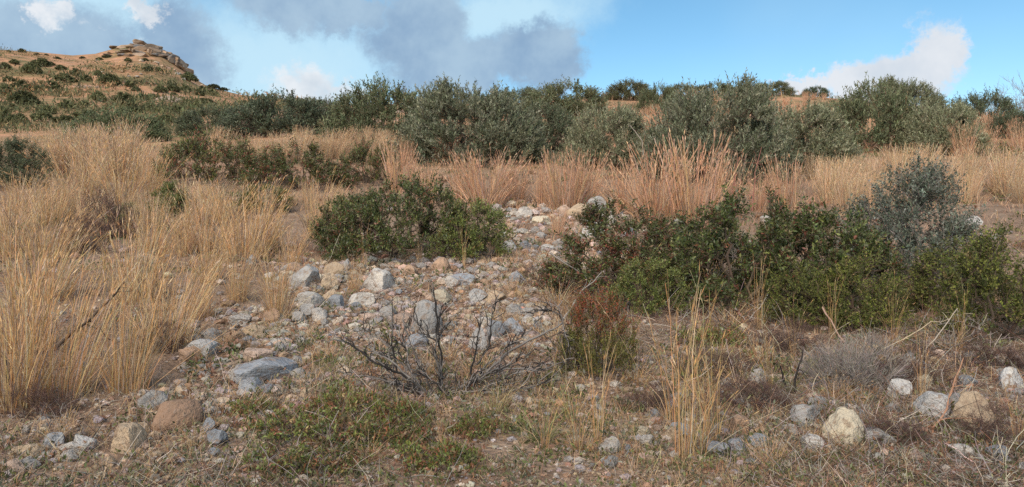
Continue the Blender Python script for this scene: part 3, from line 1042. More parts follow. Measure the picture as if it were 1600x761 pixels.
def shrub_parts(seed, w, h, limbs=12, branches=130, shoots=9, leaves=12, shoot_len=.18, leaf=(.03, .012), up=.5, pal=None, shoot_pal=None, lump=.28, inner=.55, bark=(.10, .075, .055), thick=.018, leaf_mat=None,
                low=0.0, zpow=1.15, leaf_angle=.9, tip_above=None, twig=0.0022):
    rs = np.random.default_rng(seed)
    ld, la = unit(rs.normal(size=(16, 3)) * [1, 1, .7] + [0, 0, .25]), rs.uniform(-.3, 1.0, 16)

    def env(d):
        r = 1 / np.sqrt((d[:, 0] ** 2 + d[:, 1] ** 2) / (w / 2) ** 2 + d[:, 2] ** 2 / h ** 2)
        k = (np.maximum(d @ ld.T - .72, 0) / .28) @ la
        return r * (1 - lump * .3 + lump * np.clip(k, -.7, .9))

    def dirs(n):
        z = low + (1 - low) * rs.random(n) ** zpow
        z = np.clip(z, 0, 1)
        a = rs.uniform(0, 2 * math.pi, n)
        # directions are spread over the ellipsoid's own proportions
        p = np.stack([np.sqrt(1 - z * z) * np.cos(a) * w / 2, np.sqrt(1 - z * z) * np.sin(a) * w / 2, z * h], axis=-1)
        return unit(p)
    wood = Geo()
    d = dirs(limbs)
    LT = d * (env(d) * rs.uniform(.55, .85, limbs))[:, None]
    A = np.stack([rs.normal(0, .03 * w, limbs), rs.normal(0, .03 * w, limbs), np.full(limbs, -.04)], axis=-1)
    PL = bez(A, LT, h * .08, 7, rs, .035)
    bc = np.array(bark)
    wood.tubes(PL, thick * np.linspace(1, .4, 7)[None, :] * rs.uniform(.7, 1.2, (limbs, 1)), palette(rs, limbs, [(*bc, 1), (*(bc * 1.5), .6)], .12), 5)
    d = dirs(branches)
    T = d * (env(d) * (inner + (1 - inner) * rs.random(branches) ** .45))[:, None]
    cand = PL[:, 1:].reshape(-1, 3)
    dist = np.linalg.norm(T[:, None, :] - cand[None], axis=2) + 0.5 * np.maximum(0, np.linalg.norm(cand, axis=1)[None] - np.linalg.norm(T, axis=1)[:, None])
    S = cand[np.argmin(dist, axis=1)]
    PB = bez(S, T, h * .03, 5, rs, .05)
    wood.tubes(PB, thick * .34 * np.linspace(1, .35, 5)[None, :] * np.ones((branches, 1)), palette(rs, branches, [(*bc, 1), (*(bc * 1.6), .7)], .15), 3)
    # shoots
    n = branches * shoots
    bi = np.repeat(np.arange(branches), shoots)
    t = rs.uniform(.35, 1.0, n) * 4
    i0 = np.minimum(t.astype(int), 3)
    fr = (t - i0)[:, None]
    S = PB[bi, i0] * (1 - fr) + PB[bi, i0 + 1] * fr
    outw = unit(unit(S) * [1, 1, .8] + rs.normal(0, .55, (n, 3)) + [0, 0, up])
    SL = shoot_len * rs.uniform(.5, 1.25, n)
    E = S + outw * SL[:, None]
    PS = bez(S, E, -.02 * shoot_len, 4, rs, .05)
    PS[..., 2] = np.maximum(PS[..., 2], .015)
    a = rs.uniform(0, math.pi * 2, n)
    side = unit(np.cross(outw, np.stack([np.cos(a), np.sin(a), np.zeros(n)], axis=-1)))
    wood.ribbons(PS, twig * np.linspace(1.3, .6, 4)[None, :] * np.ones((n, 1)), side, palette(rs, n, [(*(bc * 1.5), 1)], .2))
    if not leaves:
        return {'branches': (wood, M_WOOD)}
    fol = Geo()
    m = n * leaves
    si = np.repeat(np.arange(n), leaves)
    t = np.tile((np.arange(leaves) + .5) / leaves, n) * 3 * rs.uniform(.85, 1.0, m) + .08
    t = np.clip(t, 0, 2.999)
    i0 = t.astype(int)
    fr = (t - i0)[:, None]
    Q = PS[si, i0] * (1 - fr) + PS[si, i0 + 1] * fr
    perp = unit(np.cross(outw[si], rs.normal(size=(m, 3))))
    D = unit(outw[si] * (1 - leaf_angle * .55) + perp * leaf_angle + [0, 0, .12])
    Nn = unit(rs.normal(0, .6, (m, 3)) + [0, 0, 1.0])
    sc = rs.uniform(.65, 1.25, m)
    cs = palette(rs, n, shoot_pal if shoot_pal and tip_above is None else pal, .14)
    if tip_above is not None:
        hi = S[:, 2] > h * tip_above + rs.normal(0, .06 * h, n)
        cs[hi] = palette(rs, int(hi.sum()), shoot_pal, .14)
    cl = cs[si] * (1 + rs.normal(0, .14, (m, 1)))
    mixm = rs.random(m) < .2
    cl[mixm] = palette(rs, int(mixm.sum()), pal, .15)
    fol.leaves(Q, D, Nn, leaf[0] * sc, leaf[1] * sc, np.clip(cl, .004, .9))
    return {'branches': (wood, M_WOOD), 'foliage': (fol, leaf_mat or M_LEAF)}


def shrub_proto(seed, **kw):
    w, h = kw['w'], kw['h']
    return {'m': {k: g.mesh(k, mt) for k, (g, mt) in shrub_parts(seed, **kw).items()}, 'w': w, 'h': h}


LENT = [(.072, .094, .028, 4), (.108, .128, .037, 3), (.052, .068, .024, 3), (.165, .18, .048, 1.4), (.21, .08, .048, .8), (.16, .12, .06, 1.2)]
LENT_RED = [(.08, .095, .033, 3), (.11, .122, .04, 2.5), (.26, .085, .052, 1.2), (.19, .115, .06, 1.4), (.16, .175, .048, 1.2)]
LENT_LIGHT = [(.15, .182, .045, 3), (.20, .225, .055, 2), (.095, .118, .034, 2), (.24, .18, .065, .8)]
BROOM = [(.225, .24, .155, 3), (.18, .195, .12, 3), (.29, .30, .205, 2), (.13, .145, .085, 2), (.34, .33, .225, .8)]
BROOM_DARK = [(.13, .15, .088, 3), (.10, .118, .07, 2), (.185, .20, .125, 1.5), (.17, .13, .08, .3)]
SPINY = [(.15, .17, .128, 3), (.11, .13, .098, 3), (.21, .225, .18, 1.5), (.085, .10, .065, 1.5)]
FRESH = [(.145, .162, .038, 3), (.20, .21, .048, 1.8), (.098, .112, .033, 2.6), (.07, .082, .029, 2), (.18, .13, .06, .8)]
ERICA = [(.16, .165, .042, 3), (.22, .20, .055, 2), (.23, .14, .05, 1), (.11, .115, .036, 1.5)]
ERICA_TIP = [(.30, .085, .045, 3), (.24, .09, .045, 2), (.15, .125, .04, 2), (.36, .12, .06, 1)]

S_LENT = [shrub_proto(2000 + i, w=2.4, h=.95, limbs=15, branches=260, shoots=9, leaves=12, shoot_len=.16, leaf=(.042, .017), up=.4, pal=LENT, lump=.22) for i in range(2)]
S_LTALL = [shrub_proto(2030 + i, w=1.35, h=.92, limbs=14, branches=170, shoots=9, leaves=12, shoot_len=.15, leaf=(.038, .015), up=.4, pal=(LENT, LENT_RED)[i % 2], lump=.24) for i in range(3)]
S_LRED = [shrub_proto(2050 + i, w=2.9, h=1.0, limbs=14, branches=240, shoots=8, leaves=11, shoot_len=.19, leaf=(.055, .021), up=.45, pal=LENT_RED, lump=.36) for i in range(2)]
S_LLIGHT = [shrub_proto(2080 + i, w=1.1, h=.75, limbs=10, branches=130, shoots=9, leaves=11, shoot_len=.14, leaf=(.034, .0135), up=.5, pal=LENT_LIGHT, lump=.3) for i in range(2)]
S_FRESH = [shrub_proto(2100 + i, w=1.1, h=.8, limbs=11, branches=160, shoots=9, leaves=13, shoot_len=.15, leaf=(.026, .014), up=.5, pal=FRESH, lump=.32, leaf_mat=M_DULL) for i in range(3)]
S_BROOM = [shrub_proto(2210 + i, w=3.1, h=1.9, limbs=22, branches=430, shoots=9, leaves=18, shoot_len=.36, leaf=(.07, .021), up=.7, pal=BROOM, lump=.10, leaf_mat=M_DULL, leaf_angle=.6, twig=.004, thick=.028, inner=.5, zpow=1.35) for i in range(2)]
S_BDARK = [shrub_proto(2260 + i, w=2.8, h=1.35, limbs=18, branches=300, shoots=9, leaves=13, shoot_len=.33, leaf=(.072, .026), up=.6, pal=BROOM_DARK, lump=.16, leaf_mat=M_DULL, leaf_angle=.65, twig=.004, thick=.028, inner=.5, zpow=1.4) for i in range(2)]
S_SPINY = [shrub_proto(2300 + i, w=1.75, h=1.5, limbs=14, branches=290, shoots=10, leaves=10, shoot_len=.2, leaf=(.036, .017), up=.3, pal=SPINY, lump=.42, inner=.4, leaf_mat=M_DULL, bark=(.13, .11, .095), twig=.0035) for i in range(2)]
S_ERICA = [shrub_proto(2400 + i, w=.58, h=.52, limbs=16, branches=150, shoots=8, leaves=16, shoot_len=.12, leaf=(.018, .006), up=1.5, pal=ERICA, shoot_pal=ERICA_TIP, lump=.2, leaf_mat=M_DULL, leaf_angle=.7, inner=.4, thick=.006, tip_above=.5) for i in range(1)]
S_CREEP = [shrub_proto(2500 + i, w=.9, h=.17, limbs=18, branches=78, shoots=4, leaves=8, shoot_len=.10, leaf=(.040, .016), up=.15, pal=LENT_LIGHT + [(.27, .11, .055, 2.5), (.21, .14, .06, 2)], lump=.5, inner=.05, thick=.004) for i in range(3)]
S_GREY = [shrub_proto(2600 + i, w=.85, h=.45, limbs=26, branches=260, shoots=12, leaves=0, shoot_len=.13, up=.8, lump=.25, bark=(.15, .13, .115), thick=.006, inner=.4, twig=.0026) for i in range(2)]
S_PURPLE = [shrub_proto(2650 + i, w=.9, h=.75, limbs=20, branches=150, shoots=9, leaves=5, shoot_len=.16, leaf=(.02, .007), up=.9, pal=[(.11, .055, .045, 2), (.08, .045, .035, 2), (.15, .09, .06, 1)], lump=.35, bark=(.09, .06, .05), thick=.008, inner=.3, leaf_mat=M_DULL) for i in range(2)]
S_HILL = [shrub_proto(2700 + i, w=3.0, h=1.7, limbs=8, branches=110, shoots=6, leaves=8, shoot_len=.5, leaf=(.26, .12), up=.6, pal=[(.085, .095, .048, 3), (.115, .115, .056, 2), (.065, .072, .04, 2)], lump=.3, leaf_mat=M_DULL, twig=.01, thick=.05) for i in range(4)]
S_BARE = [shrub_proto(2800 + i, w=2.6, h=2.2, limbs=10, branches=90, shoots=8, leaves=0, shoot_len=.45, up=.6, lump=.4, bark=(.14, .125, .12), thick=.035, inner=.3, twig=.012) for i in range(1)]
S_BARE_NEAR = [shrub_proto(2850 + i, w=.9, h=.8, limbs=10, branches=36, shoots=4, leaves=0, shoot_len=.16, up=.5, lump=.4, bark=(.20, .17, .15), thick=.009, inner=.3, twig=.004) for i in range(2)]
rsb = np.random.default_rng(91)


def shrub(u, v, wpx, hpx, protos, label, cat='shrub', group=None, name='shrub', tint=(1, 1, 1), deep=.75, k=None, turn=None):
    x, y, z = ground_at(u, v)
    pr = protos[(rsb.integers(len(protos))) if k is None else k]
    w, h = wpx * y / F, hpx * y / F
    y += w * .3
    x = (u - U0) / F * y
    z = float(height(x, y))
    grow = y / (y - w * .3)
    root = obj(name, None)
    root.empty_display_size = .1
    root.location = (x, y, z)
    root.scale = (w * grow / pr['w'], w * grow * deep / pr['w'] if deep else 1, h * grow / pr['h'])
    root.rotation_euler = (0, 0, 0 if turn is None else R(turn))
    tag(root, label, cat, group)
    for kk, me in pr['m'].items():
        o = obj(kk, me, root)
        o['kind'] = 'stuff'
        o.color = (*tint, 1)
    return root


B, D_ = S_BROOM, S_BDARK
BACK = [
    (740, 262, 200, 124, B, 0, 'large rounded grey-green shrub left of centre in the back row', (1, 1, 1)),
    (855, 240, 110, 72, D_, 0, 'dark shrub squeezed between two grey-green ones in the back row', (1, 1, 1)),
    (950, 268, 135, 104, B, 1, 'pale grey-green shrub behind the far stone heap', (1.2, 1.15, 1.1)),
    (1115, 290, 200, 156, B, 2, 'largest grey-green shrub right of centre in the back row', (1, 1, 1)),
    (1240, 272, 175, 108, B, 1, 'pale shrub joined to the largest one on its right', (1.22, 1.18, 1.12)),
    (1365, 238, 140, 92, D_, 1, 'dark green shrub right of the pale joined shrub', (1.1, 1.1, 1)),
    (1410, 190, 110, 62, B, 0, 'shrub topping the skyline left of the right-hand cloud foot', (1, 1, .95)),
    (1470, 245, 120, 84, B, 1, 'pale shrub at right above the broad grass field', (1.15, 1.12, 1.05)),
    (1530, 202, 90, 56, D_, 2, 'very dark shrub on the skyline near the right edge', (.9, .95, .95)),
    (1588, 218, 70, 40, D_, 0, 'dark low shrub at the right edge', (.85, .9, .9)),
    (600, 218, 150, 78, D_, 1, 'dark shrub with pale dead twigs left of the large grey-green shrub', (1.1, 1.1, 1)),
    (430, 215, 150, 62, D_, 2, 'darkest wide shrub behind the pale grass strip at left', (.85, .9, .95)),
    (345, 212, 110, 42, D_, 0, 'low dark shrub left of the darkest wide one', (1, 1, 1)),
    (190, 224, 130, 46, D_, 1, 'green shrub behind the left tufts below the far hill', (1.25, 1.3, 1.15)),
    (875, 185, 120, 52, D_, 2, 'skyline shrub with spiky tops at centre', (1.2, 1.15, 1.05)),
    (1035, 180, 66, 44, D_, 0, 'dark skyline shrub above the back-row gap', (1, 1, .9)),
    (985, 158, 70, 28, D_, 1, 'low skyline shrub left of the dark one above the gap', (1.2, 1.1, 1)),
    (700, 186, 110, 38, D_, 2, 'low shrub peeping over behind the large grey-green shrub', (1.3, 1.2, 1.05)),
    (805, 178, 90, 36, B, 2, 'low skyline shrub right behind the large grey-green shrub', (.95, .95, .9)),
    (520, 200, 80, 42, D_, 0, 'small dark shrub between the two darkest ones at left', (1, 1, 1)),
    (480, 176, 60, 20, D_, 2, 'small skyline shrub under the white cloud', (1.2, 1.1, 1)),
    (1065, 146, 50, 20, D_, 1, 'small round skyline shrub, left one of four on the crest', (1.2, 1.15, 1)),
    (1122, 146, 70, 22, D_, 0, 'small skyline shrub, second of four on the crest', (1.25, 1.2, 1)),
    (1200, 151, 66, 22, B, 2, 'small skyline shrub, third of four on the crest', (1, 1, .9)),
    (1272, 152, 36, 15, D_, 2, 'small dark skyline shrub, rightmost of four on the crest', (.9, 1, 1)),
]
for (u, v, w, h, pr, k, lab, tint) in BACK:
    sh = shrub(u, v, w * 1.16, h * 1.06, pr, lab, k=k % 2, tint=tint, name='evergreen_shrub')
    sh.location.z -= .10 * sh.scale.z * pr[0]['h']
    if k > 1:
        sh.scale.x *= -1
shrub(22, 300, 105, 92, S_SPINY, 'grey-green shrub cut by the left edge', k=1, tint=(.95, 1.0, .75), name='evergreen_shrub')
shrub(1590, 178, 80, 58, S_BARE, 'bare leafless shrub on the skyline at the right edge', k=0, name='bare_shrub')
shrub(40, 262, 70, 60, S_BARE_NEAR, 'bare pale twigs above the shrub at the left edge', k=0, name='bare_shrub')
shrub(585, 205, 60, 42, S_BARE_NEAR, 'bare pale twigs inside the dark shrub at left', k=1, name='bare_shrub')

MID = [
    (615, 416, 250, 122, S_LENT, 0, 'dark green centre bush with glossy leaves above the stony clearing', 'lentisk_bush'),
    (735, 412, 120, 92, S_LLIGHT, 0, 'lighter green bush joined to the right end of the centre bush', 'lentisk_bush'),
    (545, 400, 120, 92, S_LTALL, 0, 'dark glossy bush forming the left end of the centre bush', 'lentisk_bush'),
    (325, 296, 170, 76, S_LRED, 0, 'dark scrub with red leaves right of the far-left tufts', 'lentisk_bush'),
    (465, 304, 210, 60, S_LRED, 1, 'long low dark scrub with reddish leaves below the pale strip', 'lentisk_bush'),
    (575, 292, 110, 62, S_LRED, 0, 'dark scrub between the long low scrub and the centre bush', 'lentisk_bush'),
    (410, 338, 90, 40, S_LLIGHT, 0, 'low light green bush between the golden tufts and the dark scrub', 'lentisk_bush'),
    (205, 352, 70, 34, S_LLIGHT, 1, 'small green bush left of the light green bush', 'lentisk_bush'),
    (270, 342, 76, 58, S_LLIGHT, 1, 'light green bush among the golden tufts at left', 'lentisk_bush'),
    (965, 476, 230, 132, S_LTALL, 1, 'dark bush with red-tinged leaves right of the gully', 'lentisk_bush'),
    (1085, 455, 190, 112, S_LTALL, 0, 'dark bush filling the gap between the red-tinged and the large dark bush', 'lentisk_bush'),
    (1010, 500, 120, 84, S_LLIGHT, 0, 'bright green bush low behind the heather', 'lentisk_bush'),
    (1165, 500, 240, 158, S_LTALL, 2, 'large dark bush right of centre with dead pale branches', 'lentisk_bush'),
    (1285, 500, 240, 172, S_LTALL, 0, 'dark bush between the large dark bush and the spiny one', 'lentisk_bush'),
    (1432, 462, 240, 212, S_SPINY, 0, 'blue-grey spiny bush with open branches at right', 'spiny_bush'),
    (1340, 525, 150, 112, S_FRESH, 0, 'yellow-green small-leaved bush below the spiny one', 'leafy_bush'),
    (1250, 520, 120, 90, S_FRESH, 2, 'yellow-green bush in front of the large dark bushes', 'leafy_bush'),
    (1565, 552, 190, 150, S_FRESH, 1, 'green small-leaved bush at the right edge', 'leafy_bush'),
    (1500, 500, 170, 105, S_FRESH, 2, 'low green bush between the spiny bush and the right edge', 'leafy_bush'),
    (938, 600, 128, 118, S_ERICA, 0, 'upright heather bush with red-brown tips at bottom centre', 'heather_bush'),
    (450, 692, 150, 26, S_CREEP, 0, 'creeping green and reddish leaves at bottom left of centre', 'creeping_shrub'),
    (575, 708, 170, 38, S_CREEP, 1, 'creeping green leafy shrub below the burnt branches', 'creeping_shrub'),
    (690, 738, 150, 34, S_CREEP, 2, 'creeping reddish-green shrub right of the orange stalks', 'creeping_shrub'),
    (470, 752, 170, 30, S_CREEP, 1, 'creeping leaves at the bottom edge left of the orange stalks', 'creeping_shrub'),
    (400, 655, 90, 22, S_CREEP, 2, 'small creeping leaf patch right of the reddish-brown boulder', 'creeping_shrub'),
    (530, 655, 120, 30, S_CREEP, 0, 'creeping leaf patch just left of the foot of the burnt branches', 'creeping_shrub'),
    (625, 668, 110, 30, S_CREEP, 2, 'creeping leaf patch right under the burnt branches', 'creeping_shrub'),
    (740, 690, 90, 26, S_CREEP, 0, 'small creeping leaf patch left of the grey-green drooping tuft', 'creeping_shrub'),
    (1110, 545, 100, 30, S_CREEP, 1, 'low leafy sprigs below the large dark bush', 'creeping_shrub'),
    (1335, 622, 150, 78, S_GREY, 0, 'grey dead twiggy cushion above the big yellowish boulder', 'dead_cushion'),
    (170, 378, 90, 76, S_PURPLE, 0, 'dark purple-brown withered plant among the left tufts', 'withered_plant'),
    (130, 400, 80, 60, S_PURPLE, 1, 'withered brown plant left of the purple-brown one', 'withered_plant'),
    (1180, 650, 120, 50, S_PURPLE, 0, 'dark withered brush between the orange-brown stone and the grey cushion', 'withered_plant'),
    (1425, 610, 120, 60, S_PURPLE, 1, 'brown withered brush right behind the whitish angular stone', 'withered_plant'),
    (1120, 600, 130, 46, S_PURPLE, 0, 'brown withered brush behind the tall thin golden stalks', 'withered_plant'),
    (1020, 650, 100, 42, S_PURPLE, 1, 'low withered brush right of the heather', 'withered_plant'),
    (1400, 705, 110, 40, S_PURPLE, 0, 'withered brush at the bottom right of the yellowish boulder', 'withered_plant'),
    (1545, 700, 100, 56, S_PURPLE, 1, 'withered brush in the bottom right corner', 'withered_plant'),
    (1230, 560, 110, 46, S_PURPLE, 1, 'dark brush at the foot of the yellow-green bush', 'withered_plant'),
    (1560, 590, 120, 50, S_PURPLE, 0, 'dark brush beneath the bush at the right edge', 'withered_plant'),
    (250, 560, 90, 46, S_PURPLE, 1, 'dark withered stems beside the jagged whitish stone', 'withered_plant'),
    (60, 660, 110, 50, S_PURPLE, 0, 'dark withered stems under the tall orange tuft', 'withered_plant'),
    (845, 455, 70, 40, S_PURPLE, 0, 'grey-brown brush at the left foot of the red-tinged bush', 'withered_plant'),
    (1500, 560, 150, 70, S_BARE_NEAR, 1, 'tangle of dead pale twigs left of the right-edge bush', 'bare_shrub'),
    (1180, 470, 120, 110, S_BARE_NEAR, 0, 'dead whitish branches sticking out of the large dark bush', 'bare_shrub'),
]
for (u, v, w, h, pr, k, lab, nm) in MID:
    shrub(u, v, w, h, pr, lab, k=k, name=nm)

# ------------------------------------------------------------------ far hillside: shrubs, crag, pale rocks
HILLS = [(285, 210, 85, 55), (215, 250, 100, 55), (530, 260, 65, 40), (680, 262, 45, 30), (755, 335, 110, 60), (897, 342, 50, 35), (920, 318, 45, 25), (940, 368, 50, 28), (1110, 382, 70, 40), (1205, 402, 35, 22),
         (1190, 330, 45, 35), (1200, 375, 70, 40), (1290, 370, 60, 35), (440, 310, 90, 55), (600, 300, 60, 35), (515, 305, 35, 25), (150, 360, 100, 60), (25, 400, 70, 75), (260, 375, 55, 35), (370, 365, 90, 50),
         (160, 465, 150, 75), (90, 500, 60, 35), (330, 530, 80, 50), (290, 580, 100, 65), (40, 600, 100, 100), (140, 600, 80, 60), (870, 475, 130, 80), (1035, 505, 80, 50), (980, 425, 60, 30), (1135, 520, 60, 35),
         (680, 440, 80, 55), (475, 490, 100, 50), (575, 470, 60, 30), (1240, 530, 90, 45), (1420, 470, 100, 45), (1390, 400, 50, 30), (1430, 385, 120, 40), (1350, 485, 50, 35), (910, 525, 110, 40), (1060, 420, 70, 30),
         (1030, 232, 60, 30), (1095, 235, 50, 25), (1310, 300, 90, 45), (1305, 262, 40, 25), (890, 160, 40, 22), (1005, 160, 35, 20), (740, 138, 45, 18), (690, 155, 35, 18),
         (600, 560, 120, 50), (760, 590, 120, 45), (450, 590, 110, 45), (1150, 590, 120, 45), (1300, 590, 140, 50), (60, 300, 60, 30), (420, 225, 60, 26), (350, 190, 50, 22), (100, 180, 50, 25), (30, 220, 60, 35)]
CREST = [(150, 92, 50, 22), (255, 112, 35, 14), (400, 140, 50, 18), (575, 138, 45, 15), (60, 87, 30, 12), (320, 114, 30, 10), (1480, 345, 90, 25), (1555, 356, 60, 18)]
HILL_LABEL = {(755, 335): 'large round shrub in the middle of the far hill slope', (870, 475): 'broad green shrub low on the far hill left of the pale ledge', (160, 465): 'wide dark shrub low on the left flank of the far hill',
              (1110, 382): 'round very dark shrub on the right flank of the far hill', (285, 210): 'dark shrub high on the left flank of the far hill', (40, 600): 'dark shrub at the left edge at the foot of the far hill',
              (1310, 300): 'shrub on the steep right side below the far crag', (25, 400): 'shrub at the left edge halfway up the far hill', (530, 260): 'small round shrub high on the far hill left of the crag'}
for (X, Y, W, H) in HILLS:
    lab = HILL_LABEL.get((X, Y))
    shrub(X / 4.444, 60 + Y / 4.444, W / 4.444 * 1.25, H / 4.444 * 1.05, S_HILL, lab or 'dark green shrub dotting the slope of the far hill', group=None if lab else 'shrubs on the far hill', name='hillside_shrub', tint=tuple(rsb.uniform(1.1, 1.8) * np.array([1, 1, .95])))
for (X, Y, W, H) in CREST:
    shrub(X / 4.444, 62 + Y / 4.444, W / 4.444, H / 4.444, S_HILL, 'small dark shrub on the ridge line of the far hill', group='shrubs on the far ridge line', name='hillside_shrub')

# low far scrub that reads as one mass on the hillside
def hill_scrub():
    rs = np.random.default_rng(404)
    n0 = 8000
    y = rs.uniform(36, 131, n0)
    u = rs.uniform(-250, 480, n0)
    x = (u - U0) / F * y
    keep = fbm(x / 9, y / 9, 3, 77) + rs.normal(0, .1, n0) > -.08 + .14 * (y > 95)
    x, y = x[keep], y[keep]
    n = len(x)
    per = 10
    c = np.stack([x, y, height(x, y)], axis=-1)
    sz = rs.uniform(.3, .95, n) * np.clip(y / 80, .6, 1.2)
    P = np.repeat(c, per, axis=0) + rs.normal(0, 1, (n * per, 3)) * np.repeat(sz, per)[:, None] * [1, 1, .12]
    P[:, 2] += rs.random(n * per) * np.repeat(sz, per) * .7
    D = unit(rs.normal(0, .6, (n * per, 3)) + [0, 0, .8])
    L = np.repeat(sz, per) * rs.uniform(.35, .8, n * per) * np.where(np.repeat(y, per) > 112, .5, 1)
    green = fbm(x / 16, y / 16, 3, 99) + np.clip((100 - y) / 90, -.3, .4) > .05
    pc = palette(rs, n, [(.15, .145, .07, 3), (.115, .12, .06, 3), (.36, .23, .115, 1.6), (.44, .27, .14, 1.6), (.21, .17, .09, 2)], .15)
    pc[green] = palette(rs, int(green.sum()), [(.14, .14, .068, 3), (.11, .118, .058, 3), (.19, .17, .085, 2)], .15)
    g = Geo()
    g.leaves(P, D, rs.normal(size=P.shape), L, L * .3, np.repeat(pc, per, axis=0))
    o = obj('hillside_scrub', g.mesh('hillside_scrub', M_DULL))
    tag(o, 'low brownish green scrub covering the far hillside', 'scrub', kind='stuff')


hill_scrub()

crag = obj('rock_outcrop', None)
cx, cy, cz = (222 - U0) / F * 148, 148.0, float(height((222 - U0) / F * 148, 148))
crag.location = (cx, cy, cz)
tag(crag, 'layered orange-grey rock crag crowning the far hill', 'rock outcrop')
rc = np.random.default_rng(8)
SLABS = [(850, 75, 110, 26), (790, 92, 80, 20), (930, 62, 120, 30), (960, 42, 90, 26), (1000, 78, 60, 62), (1050, 80, 90, 42), (1100, 105, 110, 26), (1130, 85, 80, 24), (1190, 140, 70, 45), (1215, 165, 60, 40), (900, 100, 150, 22),
         (970, 110, 120, 24), (1060, 120, 100, 20), (740, 110, 60, 14), (840, 115, 90, 18), (1165, 112, 60, 24), (1260, 195, 60, 24), (1290, 225, 40, 22), (980, 60, 60, 30), (880, 60, 60, 16), (1080, 65, 50, 16), (1240, 182, 46, 26),
         (1020, 100, 60, 40), (1140, 130, 70, 22), (930, 90, 50, 24)]
for (X, Y, W, H) in SLABS * 2:
    X, Y = X + rc.normal(0, 22), Y + rc.normal(4, 9)
    u, v = X / 4.444, 60 + Y / 4.444
    x, d, z = ground_at(u, v)
    s = d / F
    o = obj('rock_slab', ROCK_BIG[rc.integers(8)], crag)
    k = rc.uniform(.55, 1.0)
    hh = H / 4.444 * s * 1.75 * k
    o.location = (x - cx, d - cy + 1.2, z - cz - hh * .3)
    o.scale = (W / 4.444 * s * k, rc.uniform(3, 5), hh)
    o.rotation_euler = (R(rc.uniform(-8, 8)), R(rc.uniform(-10, 10) + (14 if u > 245 else 0)), R(rc.uniform(-20, 20)))
    t = np.array([(.46, .31, .20), (.36, .27, .20), (.24, .225, .21), (.50, .36, .25)][rc.integers(4)]) * rc.uniform(.62, .95)
    o.color = (*t, 1)
for i in range(46):
    X, Y = rc.uniform(600, 1420), 0
    Y = rc.uniform(150 + max(0, X - 1150) * .55, 330 + max(0, X - 1150) * .3)
    u, v = X / 4.444, 60 + Y / 4.444
    x, y, z = ground_at(u, v)
    w = rc.uniform(3, 9) * y / F
    o = obj('hillside_rock', ROCK_MID[rc.integers(14)])
    o.location = (x, y, z - w * .15)
    o.scale = (w, w * .8, w * rc.uniform(.35, .6))
    o.rotation_euler = (0, 0, R(rc.uniform(0, 360)))
    o.color = (*(np.array([(.45, .36, .27), (.40, .37, .34), (.48, .33, .22)][rc.integers(3)]) * rc.uniform(.9, 1.2)), 1)
    tag(o, 'small pale rock strewn on the slope below the far crag', 'rock', 'rocks below the far crag')
u, v = 262, 158
x, y, z = ground_at(265, 158)
o = obj('rock_ledge', ROCK_BIG[2])
o.location = (x, y, z - .4)
o.scale = (44 * y / F, 2.2, .95)
o.color = (.36, .275, .215, 1)
tag(o, 'pale bare rock ledge low on the far hill', 'rock')

# ------------------------------------------------------------------ dead sticks and burnt branches


def px_pt(u, v, d):
    return np.array([(u - U0) / F * d, d, EYE + (V0 - v) / F * d])


def stick(pts, r0, r1, color, label, name='fallen_stick', cat='stick', twigs=0, seed=0):
    """pts: (u, v, distance); a real tapering stick running between these places"""
    rs = np.random.default_rng(seed + 900)
    P = np.array([px_pt(*p) for p in pts])
    t = np.linspace(0, len(P) - 1, 5 * (len(P) - 1) + 1)
    i = np.minimum(t.astype(int), len(P) - 2)
    fr = (t - i)[:, None]
    Q = P[i] * (1 - fr) + P[i + 1] * fr
    Q[1:-1] += rs.normal(0, .006, Q[1:-1].shape)
    root = Q[0].copy()
    g = Geo()
    cl = palette(rs, 1, [(*color, 1)], .05)
    g.tubes((Q - root)[None], np.linspace(r0, r1, len(Q))[None], cl, 6)
    for _ in range(twigs):
        k = rs.integers(len(Q) // 4, len(Q) - 1)
        dirn = unit(unit(Q[k + 1] - Q[k]) + rs.normal(0, .6, 3))
        L = rs.uniform(.08, .22)
        S = bez((Q[k] - root)[None], (Q[k] - root + dirn * L)[None], .01, 5, rs, .06)
        g.tubes(S, np.linspace(.6, .25, 5)[None] * (r0 + (r1 - r0) * k / len(Q)), cl * rs.uniform(.8, 1.2), 4)
    o = obj(name, g.mesh(name, M_WOOD, smooth=True))
    o.location = root
    tag(o, label, cat)
    return o


PALE, GREYW, DARK = (.40, .34, .27), (.27, .235, .205), (.035, .03, .028)
stick([(1350, 566, 5.0), (1420, 640, 4.5), (1548, 716, 3.75)], .007, .004, PALE, 'long pale stick crossing in front of the whitish angular stone', twigs=3, seed=1)
stick([(1410, 590, 5.1), (1460, 530, 5.2), (1496, 482, 5.3)], .006, .003, PALE, 'pale straight stick leaning up right of the grey cushion', twigs=2, seed=2)
stick([(1380, 545, 5.5), (1455, 505, 5.6), (1520, 490, 5.8)], .005, .0025, (.38, .30, .20), 'thin tan stick lying below the spiny bush', twigs=3, seed=3)
stick([(1440, 720, 3.7), (1475, 640, 4.0), (1505, 560, 4.4)], .008, .003, (.42, .22, .13), 'reddish-brown stalk standing in front of the tan-brown stone', 'dry_stalk', 'stalk', twigs=4, seed=4)
stick([(1285, 480, 6.2), (1320, 535, 5.9)], .008, .004, (.36, .24, .18), 'short pinkish stick in front of the yellow-green bush', seed=5)
stick([(0, 600, 4.9), (30, 585, 4.8), (90, 540, 4.7), (150, 490, 4.6), (195, 440, 4.6)], .016, .004, (.10, .075, .06), 'dark dead branch rising from the left edge through the golden tufts', 'dead_branch', 'branch', twigs=5, seed=6)
